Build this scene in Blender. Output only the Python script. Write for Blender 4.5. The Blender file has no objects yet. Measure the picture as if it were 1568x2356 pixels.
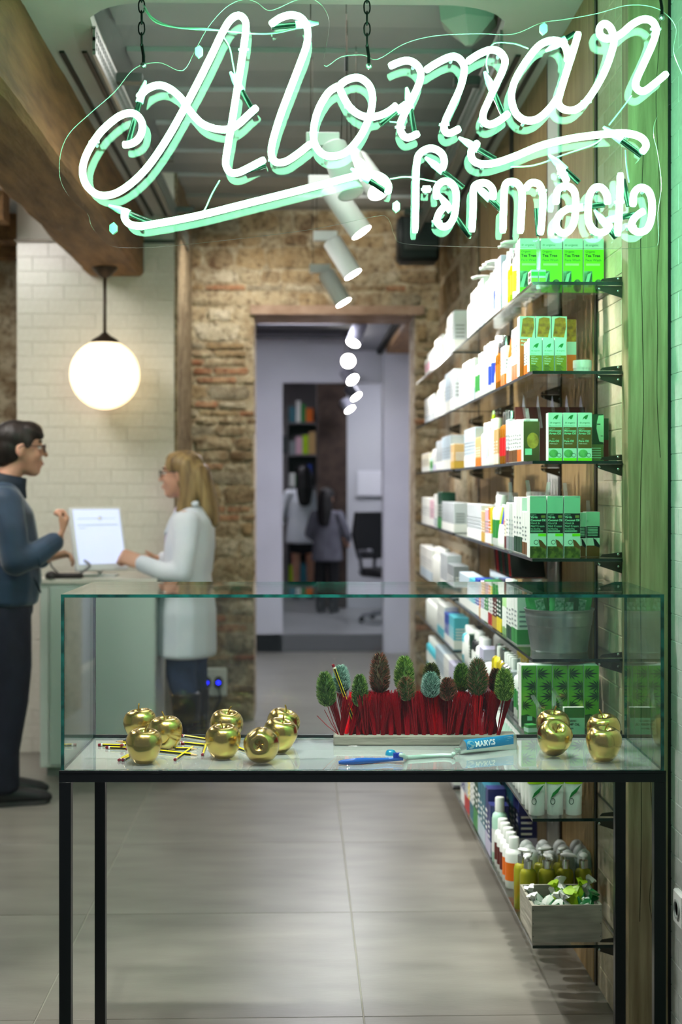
import bpy, bmesh, math, random
import numpy as np
from mathutils import Vector, Matrix

# ------------------------------------------------------------------ camera, world, large lights, exposure
sc = bpy.context.scene
COL = sc.collection
F = 3278.0                                   # focal length in pixels of the 1568x2356 frame (50 mm on 24x36)
HY, VX, CH = 1115.0, 690.0, 1.43             # horizon row, vanishing column of the room, eye height
TH = math.atan((784 - VX) / F)
S_, C_ = math.sin(TH), math.cos(TH)
FW, RT, UP = Vector((S_, C_, 0)), Vector((C_, -S_, 0)), Vector((0, 0, 1))
EYE = Vector((0, 0, CH))

cam = bpy.data.cameras.new('camera')
cam_o = bpy.data.objects.new('camera', cam)
COL.objects.link(cam_o)
cam_o.location = EYE
cam_o.rotation_euler = (math.pi / 2, 0, -TH)
cam.sensor_fit = 'VERTICAL'
cam.sensor_height = 36
cam.sensor_width = 24
cam.lens = F / 2356 * 36
cam.shift_y = -(1178 - HY) / 2356
cam.clip_start = 0.05
cam.dof.use_dof = True
cam.dof.focus_distance = 3.35
cam.dof.aperture_fstop = 3.2
sc.camera = cam_o

sc.view_settings.view_transform = 'Standard'
sc.view_settings.look = 'None'
sc.view_settings.gamma = 1.0
sc.view_settings.use_curve_mapping = False
sc.view_settings.exposure = 0.68
sc.cycles.transparent_max_bounces = 24
sc.cycles.max_bounces = 6
sc.cycles.diffuse_bounces = 2
sc.cycles.glossy_bounces = 3
sc.cycles.transmission_bounces = 4
sc.cycles.use_adaptive_sampling = True
sc.cycles.adaptive_threshold = 0.08
sc.cycles.adaptive_min_samples = 16
sc.cycles.use_light_tree = False
sc.cycles.caustics_reflective = False
sc.cycles.caustics_refractive = False
sc.cycles.sample_clamp_indirect = 6.0

w = bpy.data.worlds.new('night_street')
sc.world = w
w.use_nodes = True
w.node_tree.nodes['Background'].inputs[0].default_value = (0.62, 0.72, 0.80, 1)
w.node_tree.nodes['Background'].inputs[1].default_value = 0.14


def spot(name, loc, target, power, size=70, blend=0.6, color=(1, 1, 1), radius=0.04):
    l = bpy.data.lights.new(name, 'SPOT')
    l.energy, l.spot_size, l.spot_blend, l.color, l.shadow_soft_size = power, math.radians(size), blend, color, radius
    o = bpy.data.objects.new(name, l)
    COL.objects.link(o)
    o.location = loc
    o.rotation_euler = (Vector(target) - Vector(loc)).to_track_quat('-Z', 'Y').to_euler()
    return o


def point(name, loc, power, color=(1, 1, 1), radius=0.1):
    l = bpy.data.lights.new(name, 'POINT')
    l.energy, l.color, l.shadow_soft_size = power, color, radius
    o = bpy.data.objects.new(name, l)
    COL.objects.link(o)
    o.location = loc
    return o


def area(name, loc, target, power, sx, sy, color=(1, 1, 1)):
    l = bpy.data.lights.new(name, 'AREA')
    l.shape = 'RECTANGLE'
    l.energy, l.size, l.size_y, l.color = power, sx, sy, color
    o = bpy.data.objects.new(name, l)
    COL.objects.link(o)
    o.location = loc
    o.rotation_euler = (Vector(target) - Vector(loc)).to_track_quat('-Z', 'Y').to_euler()
    return o


# shop lights without fixtures; the area lights are unseen fills added for brightness
area('fill_light_counter', (-1.9, 5.6, 2.95), (-1.7, 6.2, 0), 29, 0.6, 1.2, (1, 0.97, 0.92))
area('fill_light_aisle', (-0.1, 5.2, 3.03), (-0.1, 5.6, 0), 12, 0.8, 1.6, (1, 0.98, 0.95))
area('fill_light_left_room', (-2.7, 9.6, 2.74), (-2.7, 9.6, 0), 26, 1.0, 2.0, (1, 0.98, 0.95))  # added fill that lifts the joists and the left room
area('fill_light_back_room', (0.0, 10.2, 2.60), (0.0, 10.6, 0), 34, 0.6, 1.2, (0.90, 0.90, 1.0))
area('fill_light_far_room', (0.9, 13.6, 2.66), (0.6, 13.9, 0), 20, 0.6, 0.8, (0.90, 0.90, 1.0))
area('fill_light_store', (-0.5, 15.6, 2.66), (-0.3, 15.9, 0), 9, 0.6, 0.6, (0.9, 0.9, 1.0))
spot('window_spot_lamp', (0.25, 2.55, 2.95), (0.15, 3.33, 0.85), 130, 34, 0.5, (1, 0.98, 0.93))
spot('window_spot_lamp', (-0.50, 2.55, 2.95), (-0.28, 3.33, 0.85), 130, 34, 0.5, (1, 0.98, 0.93))
spot('window_spot_lamp', (0.05, 3.95, 3.05), (0.08, 3.45, 0.85), 110, 36, 0.5, (1, 0.98, 0.95))
spot('masonry_fill_light', (-0.22, 7.75, 2.98), (-0.50, 8.66, 1.4), 30, 120, 0.8, (1, 0.96, 0.88))  # extra lights without fixtures, added to brighten the masonry wall
spot('masonry_fill_light', (0.25, 7.6, 2.98), (0.30, 8.66, 2.4), 14, 110, 0.8, (1, 0.96, 0.88))
for yy, pw in ((4.2, 74), (4.9, 56), (5.7, 36), (6.5, 28)):
    spot('shelf_spot_lamp', (-0.58, yy, 2.84), (0.72, yy + 0.05, 1.1), pw, 64, 0.5, (1, 0.985, 0.96))
for yy, pw in ((4.0, 60), (4.55, 46), (5.15, 38), (5.9, 22), (6.6, 16)):  # added spots without fixtures that brighten the wall behind the shelves
    spot('shelf_wall_fill_light', (0.32, yy, 2.62), (0.84, yy, 1.30), pw, 42, 0.35, (1, 0.98, 0.94))

# ------------------------------------------------------------------ helpers


def P(px, py, d):
    return EYE + FW * d + RT * ((px - 784) / F * d) + UP * ((HY - py) / F * d)


def PZ(px, py, z):
    return P(px, py, F * (CH - z) / (py - HY))


def YX(px, X):                               # room Y of the point in the plane X seen at column px
    t = (px - 784) / F
    return X * (C_ - t * S_) / (t * C_ + S_)


def lin(c):
    c = c / 255.0
    return c / 12.92 if c <= 0.04045 else ((c + 0.055) / 1.055) ** 2.4


def rgb(c):
    return (lin(c[0]), lin(c[1]), lin(c[2]), 1.0)


MATS = {}


def M(name, c=(200, 200, 200), rough=0.5, metal=0.0, noise=None, bump=None, emit=None, trans=0.0, spec=0.5,
      c2=None, coat=0.0, sub=0.0, ior=1.45, coords='Object', stretch=None, alpha=1.0, sheen=0.0):
    """procedural principled material; noise=(scale, lo, hi) blends c to c2, bump=(scale, strength)"""
    if name in MATS:
        return MATS[name]
    m = bpy.data.materials.new(name)
    MATS[name] = m
    m.use_nodes = True
    nt = m.node_tree
    b = nt.nodes['Principled BSDF']
    b.inputs['Base Color'].default_value = rgb(c)
    b.inputs['Roughness'].default_value = rough
    b.inputs['Metallic'].default_value = metal
    b.inputs['Specular IOR Level'].default_value = spec
    b.inputs['Transmission Weight'].default_value = trans
    b.inputs['IOR'].default_value = ior
    b.inputs['Coat Weight'].default_value = coat
    b.inputs['Alpha'].default_value = alpha
    b.inputs['Sheen Weight'].default_value = sheen
    if sub:
        b.inputs['Subsurface Weight'].default_value = sub
        b.inputs['Subsurface Radius'].default_value = (0.02, 0.01, 0.006)
    if emit:
        b.inputs['Emission Color'].default_value = rgb(emit[0])
        b.inputs['Emission Strength'].default_value = emit[1]
    if noise or bump:
        tc = nt.nodes.new('ShaderNodeTexCoord')
        mp = nt.nodes.new('ShaderNodeMapping')
        nt.links.new(tc.outputs[coords], mp.inputs['Vector'])
        if stretch:
            mp.inputs['Scale'].default_value = stretch
    if noise:
        n = nt.nodes.new('ShaderNodeTexNoise')
        n.inputs['Scale'].default_value = noise[0]
        n.inputs['Detail'].default_value = 2.5
        nt.links.new(mp.outputs[0], n.inputs['Vector'])
        r = nt.nodes.new('ShaderNodeMapRange')
        r.inputs[1].default_value, r.inputs[2].default_value = noise[1], noise[2]
        nt.links.new(n.outputs['Fac'], r.inputs[0])
        mx = nt.nodes.new('ShaderNodeMix')
        mx.data_type = 'RGBA'
        nt.links.new(r.outputs[0], mx.inputs[0])
        mx.inputs[6].default_value = rgb(c)
        mx.inputs[7].default_value = rgb(c2 or tuple(v * 0.8 for v in c))
        nt.links.new(mx.outputs[2], b.inputs['Base Color'])
    if bump:
        n = nt.nodes.new('ShaderNodeTexNoise')
        n.inputs['Scale'].default_value = bump[0]
        n.inputs['Detail'].default_value = 2.5
        nt.links.new(mp.outputs[0], n.inputs['Vector'])
        bp = nt.nodes.new('ShaderNodeBump')
        bp.inputs['Strength'].default_value = bump[1]
        bp.inputs['Distance'].default_value = 0.01
        nt.links.new(n.outputs['Fac'], bp.inputs['Height'])
        nt.links.new(bp.outputs[0], b.inputs['Normal'])
    return m


def pane_mat(name, tint, f0=0.04, rough=0.0, haze=0.0, refl=(1, 1, 1)):
    """clear sheet: light passes straight through, the surface mirrors by angle (Schlick)"""
    if name in MATS:
        return MATS[name]
    m = bpy.data.materials.new(name)
    MATS[name] = m
    m.use_nodes = True
    nt = m.node_tree
    for n in list(nt.nodes):
        nt.nodes.remove(n)
    out = nt.nodes.new('ShaderNodeOutputMaterial')
    tr = nt.nodes.new('ShaderNodeBsdfTransparent')
    tr.inputs[0].default_value = (*tint, 1)
    gl = nt.nodes.new('ShaderNodeBsdfGlossy')
    gl.inputs['Roughness'].default_value = rough
    gl.inputs[0].default_value = (*refl, 1)
    lw = nt.nodes.new('ShaderNodeLayerWeight')
    lw.inputs[0].default_value = 0.5
    pw = nt.nodes.new('ShaderNodeMath')
    pw.operation = 'POWER'
    pw.inputs[1].default_value = 5.0
    nt.links.new(lw.outputs['Facing'], pw.inputs[0])
    ma = nt.nodes.new('ShaderNodeMath')
    ma.operation = 'MULTIPLY_ADD'
    ma.inputs[1].default_value = 1 - f0
    ma.inputs[2].default_value = f0
    nt.links.new(pw.outputs[0], ma.inputs[0])
    mix = nt.nodes.new('ShaderNodeMixShader')
    nt.links.new(ma.outputs[0], mix.inputs[0])
    src = tr.outputs[0]
    if haze:
        df = nt.nodes.new('ShaderNodeBsdfDiffuse')
        df.inputs[0].default_value = (0.8, 0.85, 0.84, 1)
        m2 = nt.nodes.new('ShaderNodeMixShader')
        m2.inputs[0].default_value = haze
        nt.links.new(tr.outputs[0], m2.inputs[1])
        nt.links.new(df.outputs[0], m2.inputs[2])
        src = m2.outputs[0]
    nt.links.new(src, mix.inputs[1])
    nt.links.new(gl.outputs[0], mix.inputs[2])
    nt.links.new(mix.outputs[0], out.inputs[0])
    return m


def masonry(name, cols, scales=(2.2, 9.0, 34.0), bump=0.9):
    """weathered stone: three noises blend four colours so patches run across neighbouring pieces"""
    m = bpy.data.materials.new(name)
    m.use_nodes = True
    nt = m.node_tree
    b = nt.nodes['Principled BSDF']
    b.inputs['Roughness'].default_value = 0.92
    tc = nt.nodes.new('ShaderNodeTexCoord')
    prev = None
    for k, s_ in enumerate(scales):
        n = nt.nodes.new('ShaderNodeTexNoise')
        n.inputs['Scale'].default_value = s_
        n.inputs['Detail'].default_value = 4
        n.inputs['Roughness'].default_value = 0.65
        nt.links.new(tc.outputs['Object'], n.inputs['Vector'])
        r = nt.nodes.new('ShaderNodeMapRange')
        r.inputs[1].default_value, r.inputs[2].default_value = (0.40, 0.62) if k < 2 else (0.5, 0.72)
        nt.links.new(n.outputs['Fac'], r.inputs[0])
        mx = nt.nodes.new('ShaderNodeMix')
        mx.data_type = 'RGBA'
        nt.links.new(r.outputs[0], mx.inputs[0])
        if prev is None:
            mx.inputs[6].default_value = rgb(cols[0])
        else:
            nt.links.new(prev.outputs[2], mx.inputs[6])
        mx.inputs[7].default_value = rgb(cols[k + 1])
        prev = mx
        last = n
    nt.links.new(prev.outputs[2], b.inputs['Base Color'])
    n = nt.nodes.new('ShaderNodeTexNoise')
    n.inputs['Scale'].default_value = 26
    n.inputs['Detail'].default_value = 4
    nt.links.new(tc.outputs['Object'], n.inputs['Vector'])
    bp = nt.nodes.new('ShaderNodeBump')
    bp.inputs['Strength'].default_value = bump
    bp.inputs['Distance'].default_value = 0.02
    nt.links.new(n.outputs['Fac'], bp.inputs['Height'])
    nt.links.new(bp.outputs[0], b.inputs['Normal'])
    return m


class MB:
    """collects shapes; build() links them as one mesh object"""

    def __init__(self):
        self.v, self.f, self.mi, self.cur = [], [], [], 0

    def add(self, vs, fs, mi=None):
        o = len(self.v)
        self.v += [tuple(p) for p in vs]
        self.f += [tuple(i + o for i in f) for f in fs]
        self.mi += [self.cur if mi is None else mi] * len(fs)
        return self

    def box(self, a, b, mis=None):
        x0, y0, z0 = a
        x1, y1, z1 = b
        vs = [(x0, y0, z0), (x1, y0, z0), (x1, y1, z0), (x0, y1, z0), (x0, y0, z1), (x1, y0, z1), (x1, y1, z1), (x0, y1, z1)]
        fs = [(3, 2, 1, 0), (4, 5, 6, 7), (0, 1, 5, 4), (1, 2, 6, 5), (2, 3, 7, 6), (3, 0, 4, 7)]
        o = len(self.v)
        self.v += vs
        self.f += [tuple(i + o for i in f) for f in fs]
        self.mi += mis if mis else [self.cur] * 6      # order: bottom top -y +x +y -x
        return self

    def cbox(self, a, b, c=0.002):
        """box with chamfered vertical and top edges"""
        x0, y0, z0 = a
        x1, y1, z1 = b
        def ring(i, z):
            return [(x0 + i, y0 + c, z), (x0 + c, y0 + i, z), (x1 - c, y0 + i, z), (x1 - i, y0 + c, z),
                    (x1 - i, y1 - c, z), (x1 - c, y1 - i, z), (x0 + c, y1 - i, z), (x0 + i, y1 - c, z)]
        rs = [ring(c, z0), ring(0, z0 + c), ring(0, z1 - c), ring(c, z1)]
        self.rings(rs, True, True)
        return self

    def rings(self, rs, cap0=True, cap1=True, closed=True):
        n = len(rs[0])
        vs = [p for r in rs for p in r]
        fs = []
        for k in range(len(rs) - 1):
            for i in range(n if closed else n - 1):
                j = (i + 1) % n
                fs.append((k * n + i, k * n + j, (k + 1) * n + j, (k + 1) * n + i))
        if cap0:
            fs.append(tuple(reversed(range(n))))
        if cap1:
            fs.append(tuple(range((len(rs) - 1) * n, len(rs) * n)))
        return self.add(vs, fs)

    def lathe(self, prof, n=16, c=(0, 0, 0), sx=1.0, sy=1.0, cap0=True, cap1=True):
        rs = []
        for r, z in prof:
            rs.append([(c[0] + r * sx * math.cos(2 * math.pi * i / n), c[1] + r * sy * math.sin(2 * math.pi * i / n), c[2] + z) for i in range(n)])
        return self.rings(rs, cap0, cap1)

    def tube(self, path, r, n=8, caps=True, r1=None):
        path = [Vector(p) for p in path]
        m = len(path)
        t0 = (path[1] - path[0]).normalized()
        up = Vector((0, 0, 1)) if abs(t0.z) < 0.9 else Vector((1, 0, 0))
        nrm = t0.cross(up).normalized()
        rs = []
        for k in range(m):
            t = (path[min(k + 1, m - 1)] - path[max(k - 1, 0)])
            if t.length < 1e-9:
                t = t0
            t = t.normalized()
            nrm = (nrm - t * nrm.dot(t))
            nrm = nrm.normalized() if nrm.length > 1e-6 else t.orthogonal().normalized()
            bn = t.cross(nrm)
            rr = r if r1 is None else r + (r1 - r) * k / (m - 1)
            if isinstance(r, (list, tuple)):
                rr = r[k]
            rs.append([path[k] + (nrm * math.cos(2 * math.pi * i / n) + bn * math.sin(2 * math.pi * i / n)) * rr for i in range(n)])
        return self.rings(rs, caps, caps)

    def ell(self, c, r, n=14, m=9, rot=None):
        vs, fs = [], []
        for j in range(1, m):
            a = math.pi * j / m
            for i in range(n):
                b = 2 * math.pi * i / n
                vs.append(Vector((r[0] * math.sin(a) * math.cos(b), r[1] * math.sin(a) * math.sin(b), r[2] * math.cos(a))))
        vs += [Vector((0, 0, r[2])), Vector((0, 0, -r[2]))]
        T, B = len(vs) - 2, len(vs) - 1
        for j in range(m - 2):
            for i in range(n):
                k = (i + 1) % n
                fs.append((j * n + i, (j + 1) * n + i, (j + 1) * n + k, j * n + k))
        for i in range(n):
            k = (i + 1) % n
            fs.append((T, i, k))
            fs.append((B, (m - 2) * n + k, (m - 2) * n + i))
        if rot:
            vs = [rot @ v for v in vs]
        return self.add([v + Vector(c) for v in vs], fs)

    def prism(self, poly, a, b, axis='z'):
        """poly 2d ccw, extruded from a to b along axis"""
        def mk(p, h):
            return (p[0], p[1], h) if axis == 'z' else ((p[0], h, p[1]) if axis == 'y' else (h, p[0], p[1]))
        return self.rings([[mk(p, a) for p in poly], [mk(p, b) for p in poly]])

    def mesh(self, name, mats):
        me = bpy.data.meshes.new(name)
        me.from_pydata(self.v, [], self.f)
        for m in (mats if isinstance(mats, (list, tuple)) else [mats]):
            me.materials.append(m)
        if any(self.mi):
            me.polygons.foreach_set('material_index', self.mi)
        return me

    def build(self, name, mats, parent=None, smooth=False, world=False, fix=True):
        if world and parent is not None:
            l = parent.location
            self.v = [(p[0] - l.x, p[1] - l.y, p[2] - l.z) for p in self.v]
        me = self.mesh(name, mats)
        if fix:
            bm = bmesh.new()
            bm.from_mesh(me)
            bmesh.ops.recalc_face_normals(bm, faces=bm.faces)
            bm.to_mesh(me)
            bm.free()
        if smooth:
            shade(me, smooth)
        return link(name, me, parent)


def shade(me, smooth=True):
    if smooth is True:
        me.polygons.foreach_set('use_smooth', [True] * len(me.polygons))
    else:                                    # smooth by angle
        me.polygons.foreach_set('use_smooth', [True] * len(me.polygons))
        bm = bmesh.new()
        bm.from_mesh(me)
        a = math.radians(smooth)
        for e in bm.edges:
            if len(e.link_faces) == 2 and e.calc_face_angle(0) > a:
                e.smooth = False
        bm.to_mesh(me)
        bm.free()


def link(name, me, parent=None, loc=None, rotz=0.0):
    o = bpy.data.objects.new(name, me)
    COL.objects.link(o)
    if parent is not None:
        o.parent = parent
    if loc is not None:
        o.location = loc
    if rotz:
        o.rotation_euler = (0, 0, rotz)
    return o


def tag(o, label=None, cat=None, group=None, kind=None):
    if label:
        o['label'] = label
    if cat:
        o['category'] = cat
    if group:
        o['group'] = group
    if kind:
        o['kind'] = kind
    return o


def thing(name, label, cat, loc=(0, 0, 0), rotz=0.0, group=None):
    o = link(name, None, None, loc, rotz)
    o.empty_display_size = 0.05
    return tag(o, label, cat, group)


def struct(name, mb, mats, parent=None, smooth=False):
    o = mb.build(name, mats, parent, smooth)
    if parent is None:
        o['kind'] = 'structure'
    return o


def copy_tree(o, parent=None):
    c = o.copy()
    COL.objects.link(c)
    c.parent = parent
    for ch in o.children:
        copy_tree(ch, c)
    return c


def catmull(pts, k=6):
    p = [Vector(q) for q in pts]
    p = [p[0] * 2 - p[1]] + p + [p[-1] * 2 - p[-2]]
    out = []
    for i in range(1, len(p) - 2):
        for j in range(k):
            t = j / k
            out.append(0.5 * ((2 * p[i]) + (-p[i - 1] + p[i + 1]) * t + (2 * p[i - 1] - 5 * p[i] + 4 * p[i + 1] - p[i + 2]) * t * t
                              + (-p[i - 1] + 3 * p[i] - 3 * p[i + 1] + p[i + 2]) * t ** 3))
    out.append(p[-2])
    return out


TEXTS = {}


def text_mesh(s, size, mat, align='LEFT', bold=0.0, maxw=None):
    """flat lettering in the x-z plane, facing -y"""
    key = (s, size, mat.name, align, bold, maxw)
    if key in TEXTS:
        return TEXTS[key]
    cu = bpy.data.curves.new('lettering', 'FONT')
    cu.body = s
    cu.size = size
    cu.align_x = align
    cu.resolution_u = 2
    cu.offset = bold
    ob = bpy.data.objects.new('lettering_source', cu)
    me = bpy.data.meshes.new_from_object(ob)
    bpy.data.objects.remove(ob)
    bpy.data.curves.remove(cu)
    sx = 1.0
    if maxw and len(me.vertices):
        xs = [v.co.x for v in me.vertices]
        wd = max(xs) - min(xs)
        if wd > maxw:
            sx = maxw / wd
    for v in me.vertices:
        v.co = Vector((v.co.x * sx, 0, v.co.y))
    me.name = 'lettering'
    me.materials.clear()
    me.materials.append(mat)
    TEXTS[key] = me
    return me


rnd = random.Random(11)
# ------------------------------------------------------------------ structure
WHITE = M('white_paint', (228, 227, 222), 0.6, noise=(3, 0.3, 0.8), c2=(214, 213, 208))
GREYPLASTER = M('grey_plaster', (176, 178, 180), 0.8, noise=(2.5, 0.3, 0.8), c2=(160, 163, 166))
LILAC = M('cool_white_paint', (206, 206, 216), 0.6, noise=(2, 0.3, 0.8), c2=(192, 192, 203))
GROUT = M('grout', (128, 124, 114), 0.8)
TILEW = M('white_glazed_tile', (224, 220, 208), 0.22, noise=(6, 0.3, 0.7), c2=(214, 209, 195), coords='Generated')
TILEN = M('white_wall_tile_near', (222, 226, 222), 0.16, noise=(5, 0.3, 0.7), c2=(210, 216, 212), coords='Generated')
TILEB = M('beige_wall_tile', (214, 200, 170), 0.2, noise=(5, 0.3, 0.7), c2=(204, 190, 158), coords='Generated')
CONC = M('concrete_floor_tile', (142, 138, 128), 0.32, noise=(2.3, 0.3, 0.75), c2=(116, 112, 103), bump=(30, 0.04), coords='Object', stretch=(1, 3, 1))
WOODP = M('light_oak_laminate', (176, 148, 102), 0.5, noise=(7, 0.3, 0.75), c2=(138, 110, 68), stretch=(7, 7, 0.5), bump=(20, 0.05))
WOODC = M('cracked_oak_post', (176, 160, 122), 0.6, noise=(6, 0.25, 0.75), c2=(126, 108, 76), stretch=(9, 9, 0.7), bump=(25, 0.15))
BEAMW = M('old_timber_beam', (150, 112, 70), 0.75, noise=(5, 0.25, 0.75), c2=(98, 70, 40), stretch=(4, 0.6, 4), bump=(14, 0.5))
DARKGAP = M('dark_recess', (18, 20, 20), 0.8)
STEEL = M('brushed_steel', (150, 152, 150), 0.32, 1.0)
DSTEEL = M('dark_metal', (70, 66, 58), 0.35, 0.9)

# floor: bed with separate large tiles
fl = struct('floor', MB().box((-4.2, 1.2, -0.12), (1.4, 12.2, -0.003)), M('floor_grout', (190, 186, 174), 0.8))
tw, tl = 0.877, 0.935
tmesh = None
for i in range(-5, 2):
    for j in range(-3, 9):
        x0, y0 = -0.707 + i * tw, 3.826 + j * tl
        if tmesh is None:
            tmesh = MB().cbox((0, 0, -0.02), (tw - 0.003, tl - 0.003, 0), 0.001).mesh('floor_tile', CONC)
        link('floor_tile', tmesh, fl, (x0 + 0.002, y0 + 0.002, 0))
fr = struct('floor_raised', MB().box((-1.2, 12.2, -0.1), (1.8, 17.6, 0.15)), M('raised_floor', (150, 150, 152), 0.35, noise=(2, .3, .7), c2=(132, 132, 134)))
MB().box((-0.155, 12.188, 0.0), (0.706, 12.2, 0.147)).build('step_riser', M('step_riser', (92, 92, 96), 0.5), fr)

# ceiling
ce = struct('ceiling', MB().box((-4.2, 2.6, 3.1), (1.4, 8.7, 3.2)), GREYPLASTER)
rib = None
for k in range(8):
    y = 4.35 + k * 0.55
    if rib is None:
        rib = MB().box((-0.66, 0, -0.018), (0.66, 0.24, 0)).mesh('ceiling_rib', M('pale_ceiling_rib', (184, 186, 187), 0.8))
    link('ceiling_rib', rib, ce, (0, y, 3.1))
sof = MB()
n = 176
inn, out = [], []
cx, cy, hx, hy, rr = -0.005, 6.61, 0.655, 2.34, 0.22
for i in range(n):
    a = 2 * math.pi * (i + 0.5) / n
    dx, dy = math.cos(a), math.sin(a)
    # superellipse-like rounded rectangle
    q = (abs(dx) ** 16 + abs(dy) ** 16) ** (-1 / 16)
    ix, iy = dx * q, dy * q
    px_, py_ = ix * hx, iy * hy
    mx_, my_ = hx - rr, hy - rr
    if abs(px_) > mx_ and abs(py_) > my_:
        vx, vy = abs(px_) - mx_, abs(py_) - my_
        l = math.hypot(vx, vy)
        vx, vy = vx / l * rr, vy / l * rr
        px_, py_ = math.copysign(mx_ + vx, px_), math.copysign(my_ + vy, py_)
    inn.append((cx + px_, cy + py_))
    out.append((min(max(cx + ix * 1.2, -0.83), 1.0), min(max(cy + iy * 3.2, 3.55), 9.0)))
corner = [(-0.83, 3.55), (1.0, 3.55), (1.0, 9.0), (-0.83, 9.0)]
for c_ in corner:
    k = min(range(n), key=lambda i: (out[i][0] - c_[0]) ** 2 + (out[i][1] - c_[1]) ** 2)
    out[k] = c_
zs = (2.87, 2.92)
sof.rings([[(p[0], p[1], zs[0]) for p in out], [(p[0], p[1], zs[0]) for p in inn], [(p[0], p[1], zs[1]) for p in inn],
           [(p[0], p[1], zs[1]) for p in out]], False, False)
so = struct('ceiling_soffit', sof, M('soffit_plaster', (206, 205, 200), 0.7, noise=(2, .3, .7), c2=(194, 193, 188)))
for x in (-0.79, -0.715, 0.73, 0.80):
    m = MB().box((x - 0.008, 4.75, 2.862), (x + 0.008, 8.5, 2.869))
    m.build('linear_air_slot', M('slot_shadow_metal', (58, 58, 54), 0.5, 0.6), so)
for sx_, x in ((1, -0.652), (-1, 0.642)):
    m = MB()
    m.box((x, 4.5, 2.862), (x + 0.01 * sx_, 8.3, 2.872))
    m.box((x, 4.5, 2.782), (x + 0.01 * sx_, 8.3, 2.800))
    m.box((x, 4.5, 2.825), (x + 0.01 * sx_, 8.3, 2.838))
    for k in range(95):
        m.box((x, 4.5 + k * 0.04, 2.795), (x + 0.009 * sx_, 4.517 + k * 0.04, 2.865))
    ra = m.build('perforated_rail', M('galvanised_rail', (150, 152, 148), 0.4, 0.8), so)
    for yy in (5.0, 6.2, 7.4):
        MB().box((x, yy, 2.84), (x + 0.10 * sx_, yy + 0.05, 2.87)).build('rail_clamp', M('clamp_metal', (84, 92, 86), 0.4, 0.8), ra)

# old timber beam along the left, faces roughened
bm_ = MB()
rs = []
for k in range(40):
    y = 2.0 + 5.62 * k / 39
    j = lambda a=0.008: rnd.uniform(-a, a)
    c = 0.02
    rs.append([(-1.13 + j(), y, 2.54 + c + j()), (-1.13 + c + j(), y, 2.54 + j(.003)), (-0.98, y, 2.54 + j(.004)), (-0.83 - c + j(.004), y, 2.54 + j(.003)),
               (-0.83 + j(.004), y, 2.54 + c), (-0.83 + j(.005), y, 2.72), (-0.83 + j(.004), y, 2.90), (-1.13, y, 2.90)])
bm_.rings(rs)
be = bm_.build('timber_beam', BEAMW, None, 35)
tag(be, 'old rough timber ceiling beam ending above the globe lamp', 'beam')

# joists over the room on the far left
jo = MB()
for k in range(9):
    y = 7.3 + k * 0.62
    o = MB().box((-4.2, y, 2.78), (-1.51, y + 0.16, 2.93)).build('ceiling_joist', BEAMW)
    tag(o, '%s wooden joist from the front in the ceiling left of the tiled pier' % ['first', 'second', 'third', 'fourth', 'fifth', 'sixth', 'seventh', 'eighth', 'ninth'][k], 'joist', 'joists of the left ceiling')
struct('ceiling_left_room', MB().box((-4.2, 7.0, 2.93), (-1.51, 13.0, 3.0)), GREYPLASTER)
struct('wall_far_left', MB().box((-4.2, 12.6, 0), (-1.2, 12.7, 3)), M('grey_wall', (170, 164, 162), 0.7, noise=(2, .3, .7), c2=(150, 144, 142)))
struct('wall_left', MB().box((-4.25, 1.2, 0), (-4.15, 12.6, 3.1)), WHITE)

# white tiled pier
MORT_ = masonry('pier_side_mortar', ((150, 130, 100), (112, 92, 66), (170, 152, 122), (86, 68, 50)))
wp = struct('wall_tiled_pier', MB().box((-1.508, 7.64, 0), (-0.673, 8.64, 3.1)), M('pier_grout', (222, 217, 204), 0.7))
tm = MB().cbox((0, -0.004, 0), (0.1658, 0.0, 0.0743), 0.0009).mesh('wall_tile', TILEW)
th = MB().cbox((0, -0.004, 0), (0.0822, 0.0, 0.0743), 0.0009).mesh('half_wall_tile', TILEW)
for r in range(36):
    z = r * 0.0755 + 0.002
    if r % 2:
        for k in range(5):
            link('wall_tile', tm, wp, (-1.508 + 0.001 + k * 0.167, 7.64, z))
    else:
        link('half_wall_tile', th, wp, (-1.508 + 0.001, 7.64, z))
        for k in range(4):
            link('wall_tile', tm, wp, (-1.508 + 0.0845 + k * 0.167, 7.64, z))
        link('half_wall_tile', th, wp, (-1.508 + 0.7525, 7.64, z))
MB().box((-0.673, 7.65, 0), (-0.655, 8.64, 3.1)).build('pier_side_masonry', MORT_, wp)
MB().box((-1.515, 7.622, 2.722), (-0.668, 7.64, 2.735)).build('tile_edge_trim', DSTEEL, wp)

# rough masonry wall with the opening to the back room
MORT = masonry('lime_mortar', ((176, 156, 124), (134, 112, 84), (196, 182, 154), (104, 84, 62)))
STONES = [masonry('tan_stone', ((172, 152, 120), (132, 108, 80), (188, 172, 142), (98, 78, 58))),
          masonry('ochre_stone', ((164, 138, 100), (124, 98, 68), (180, 158, 122), (94, 72, 50))),
          masonry('pale_stone', ((190, 176, 148), (150, 132, 104), (204, 192, 168), (112, 94, 72))),
          masonry('red_brick', ((162, 112, 80), (136, 88, 62), (178, 146, 112), (104, 66, 48))),
          masonry('grey_stone', ((150, 136, 112), (112, 98, 78), (172, 160, 136), (86, 72, 56))),
          masonry('umber_stone', ((142, 116, 86), (104, 80, 56), (166, 146, 114), (78, 58, 42)))]
mw = MB().box((-1.9, 8.66, 0), (-0.28, 9.12, 3.1)).box((-0.28, 8.66, 2.51), (0.70, 9.12, 3.1)).box((0.70, 8.66, 0), (1.2, 9.12, 3.1))
bw = struct('wall_back', mw, MORT)


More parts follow.
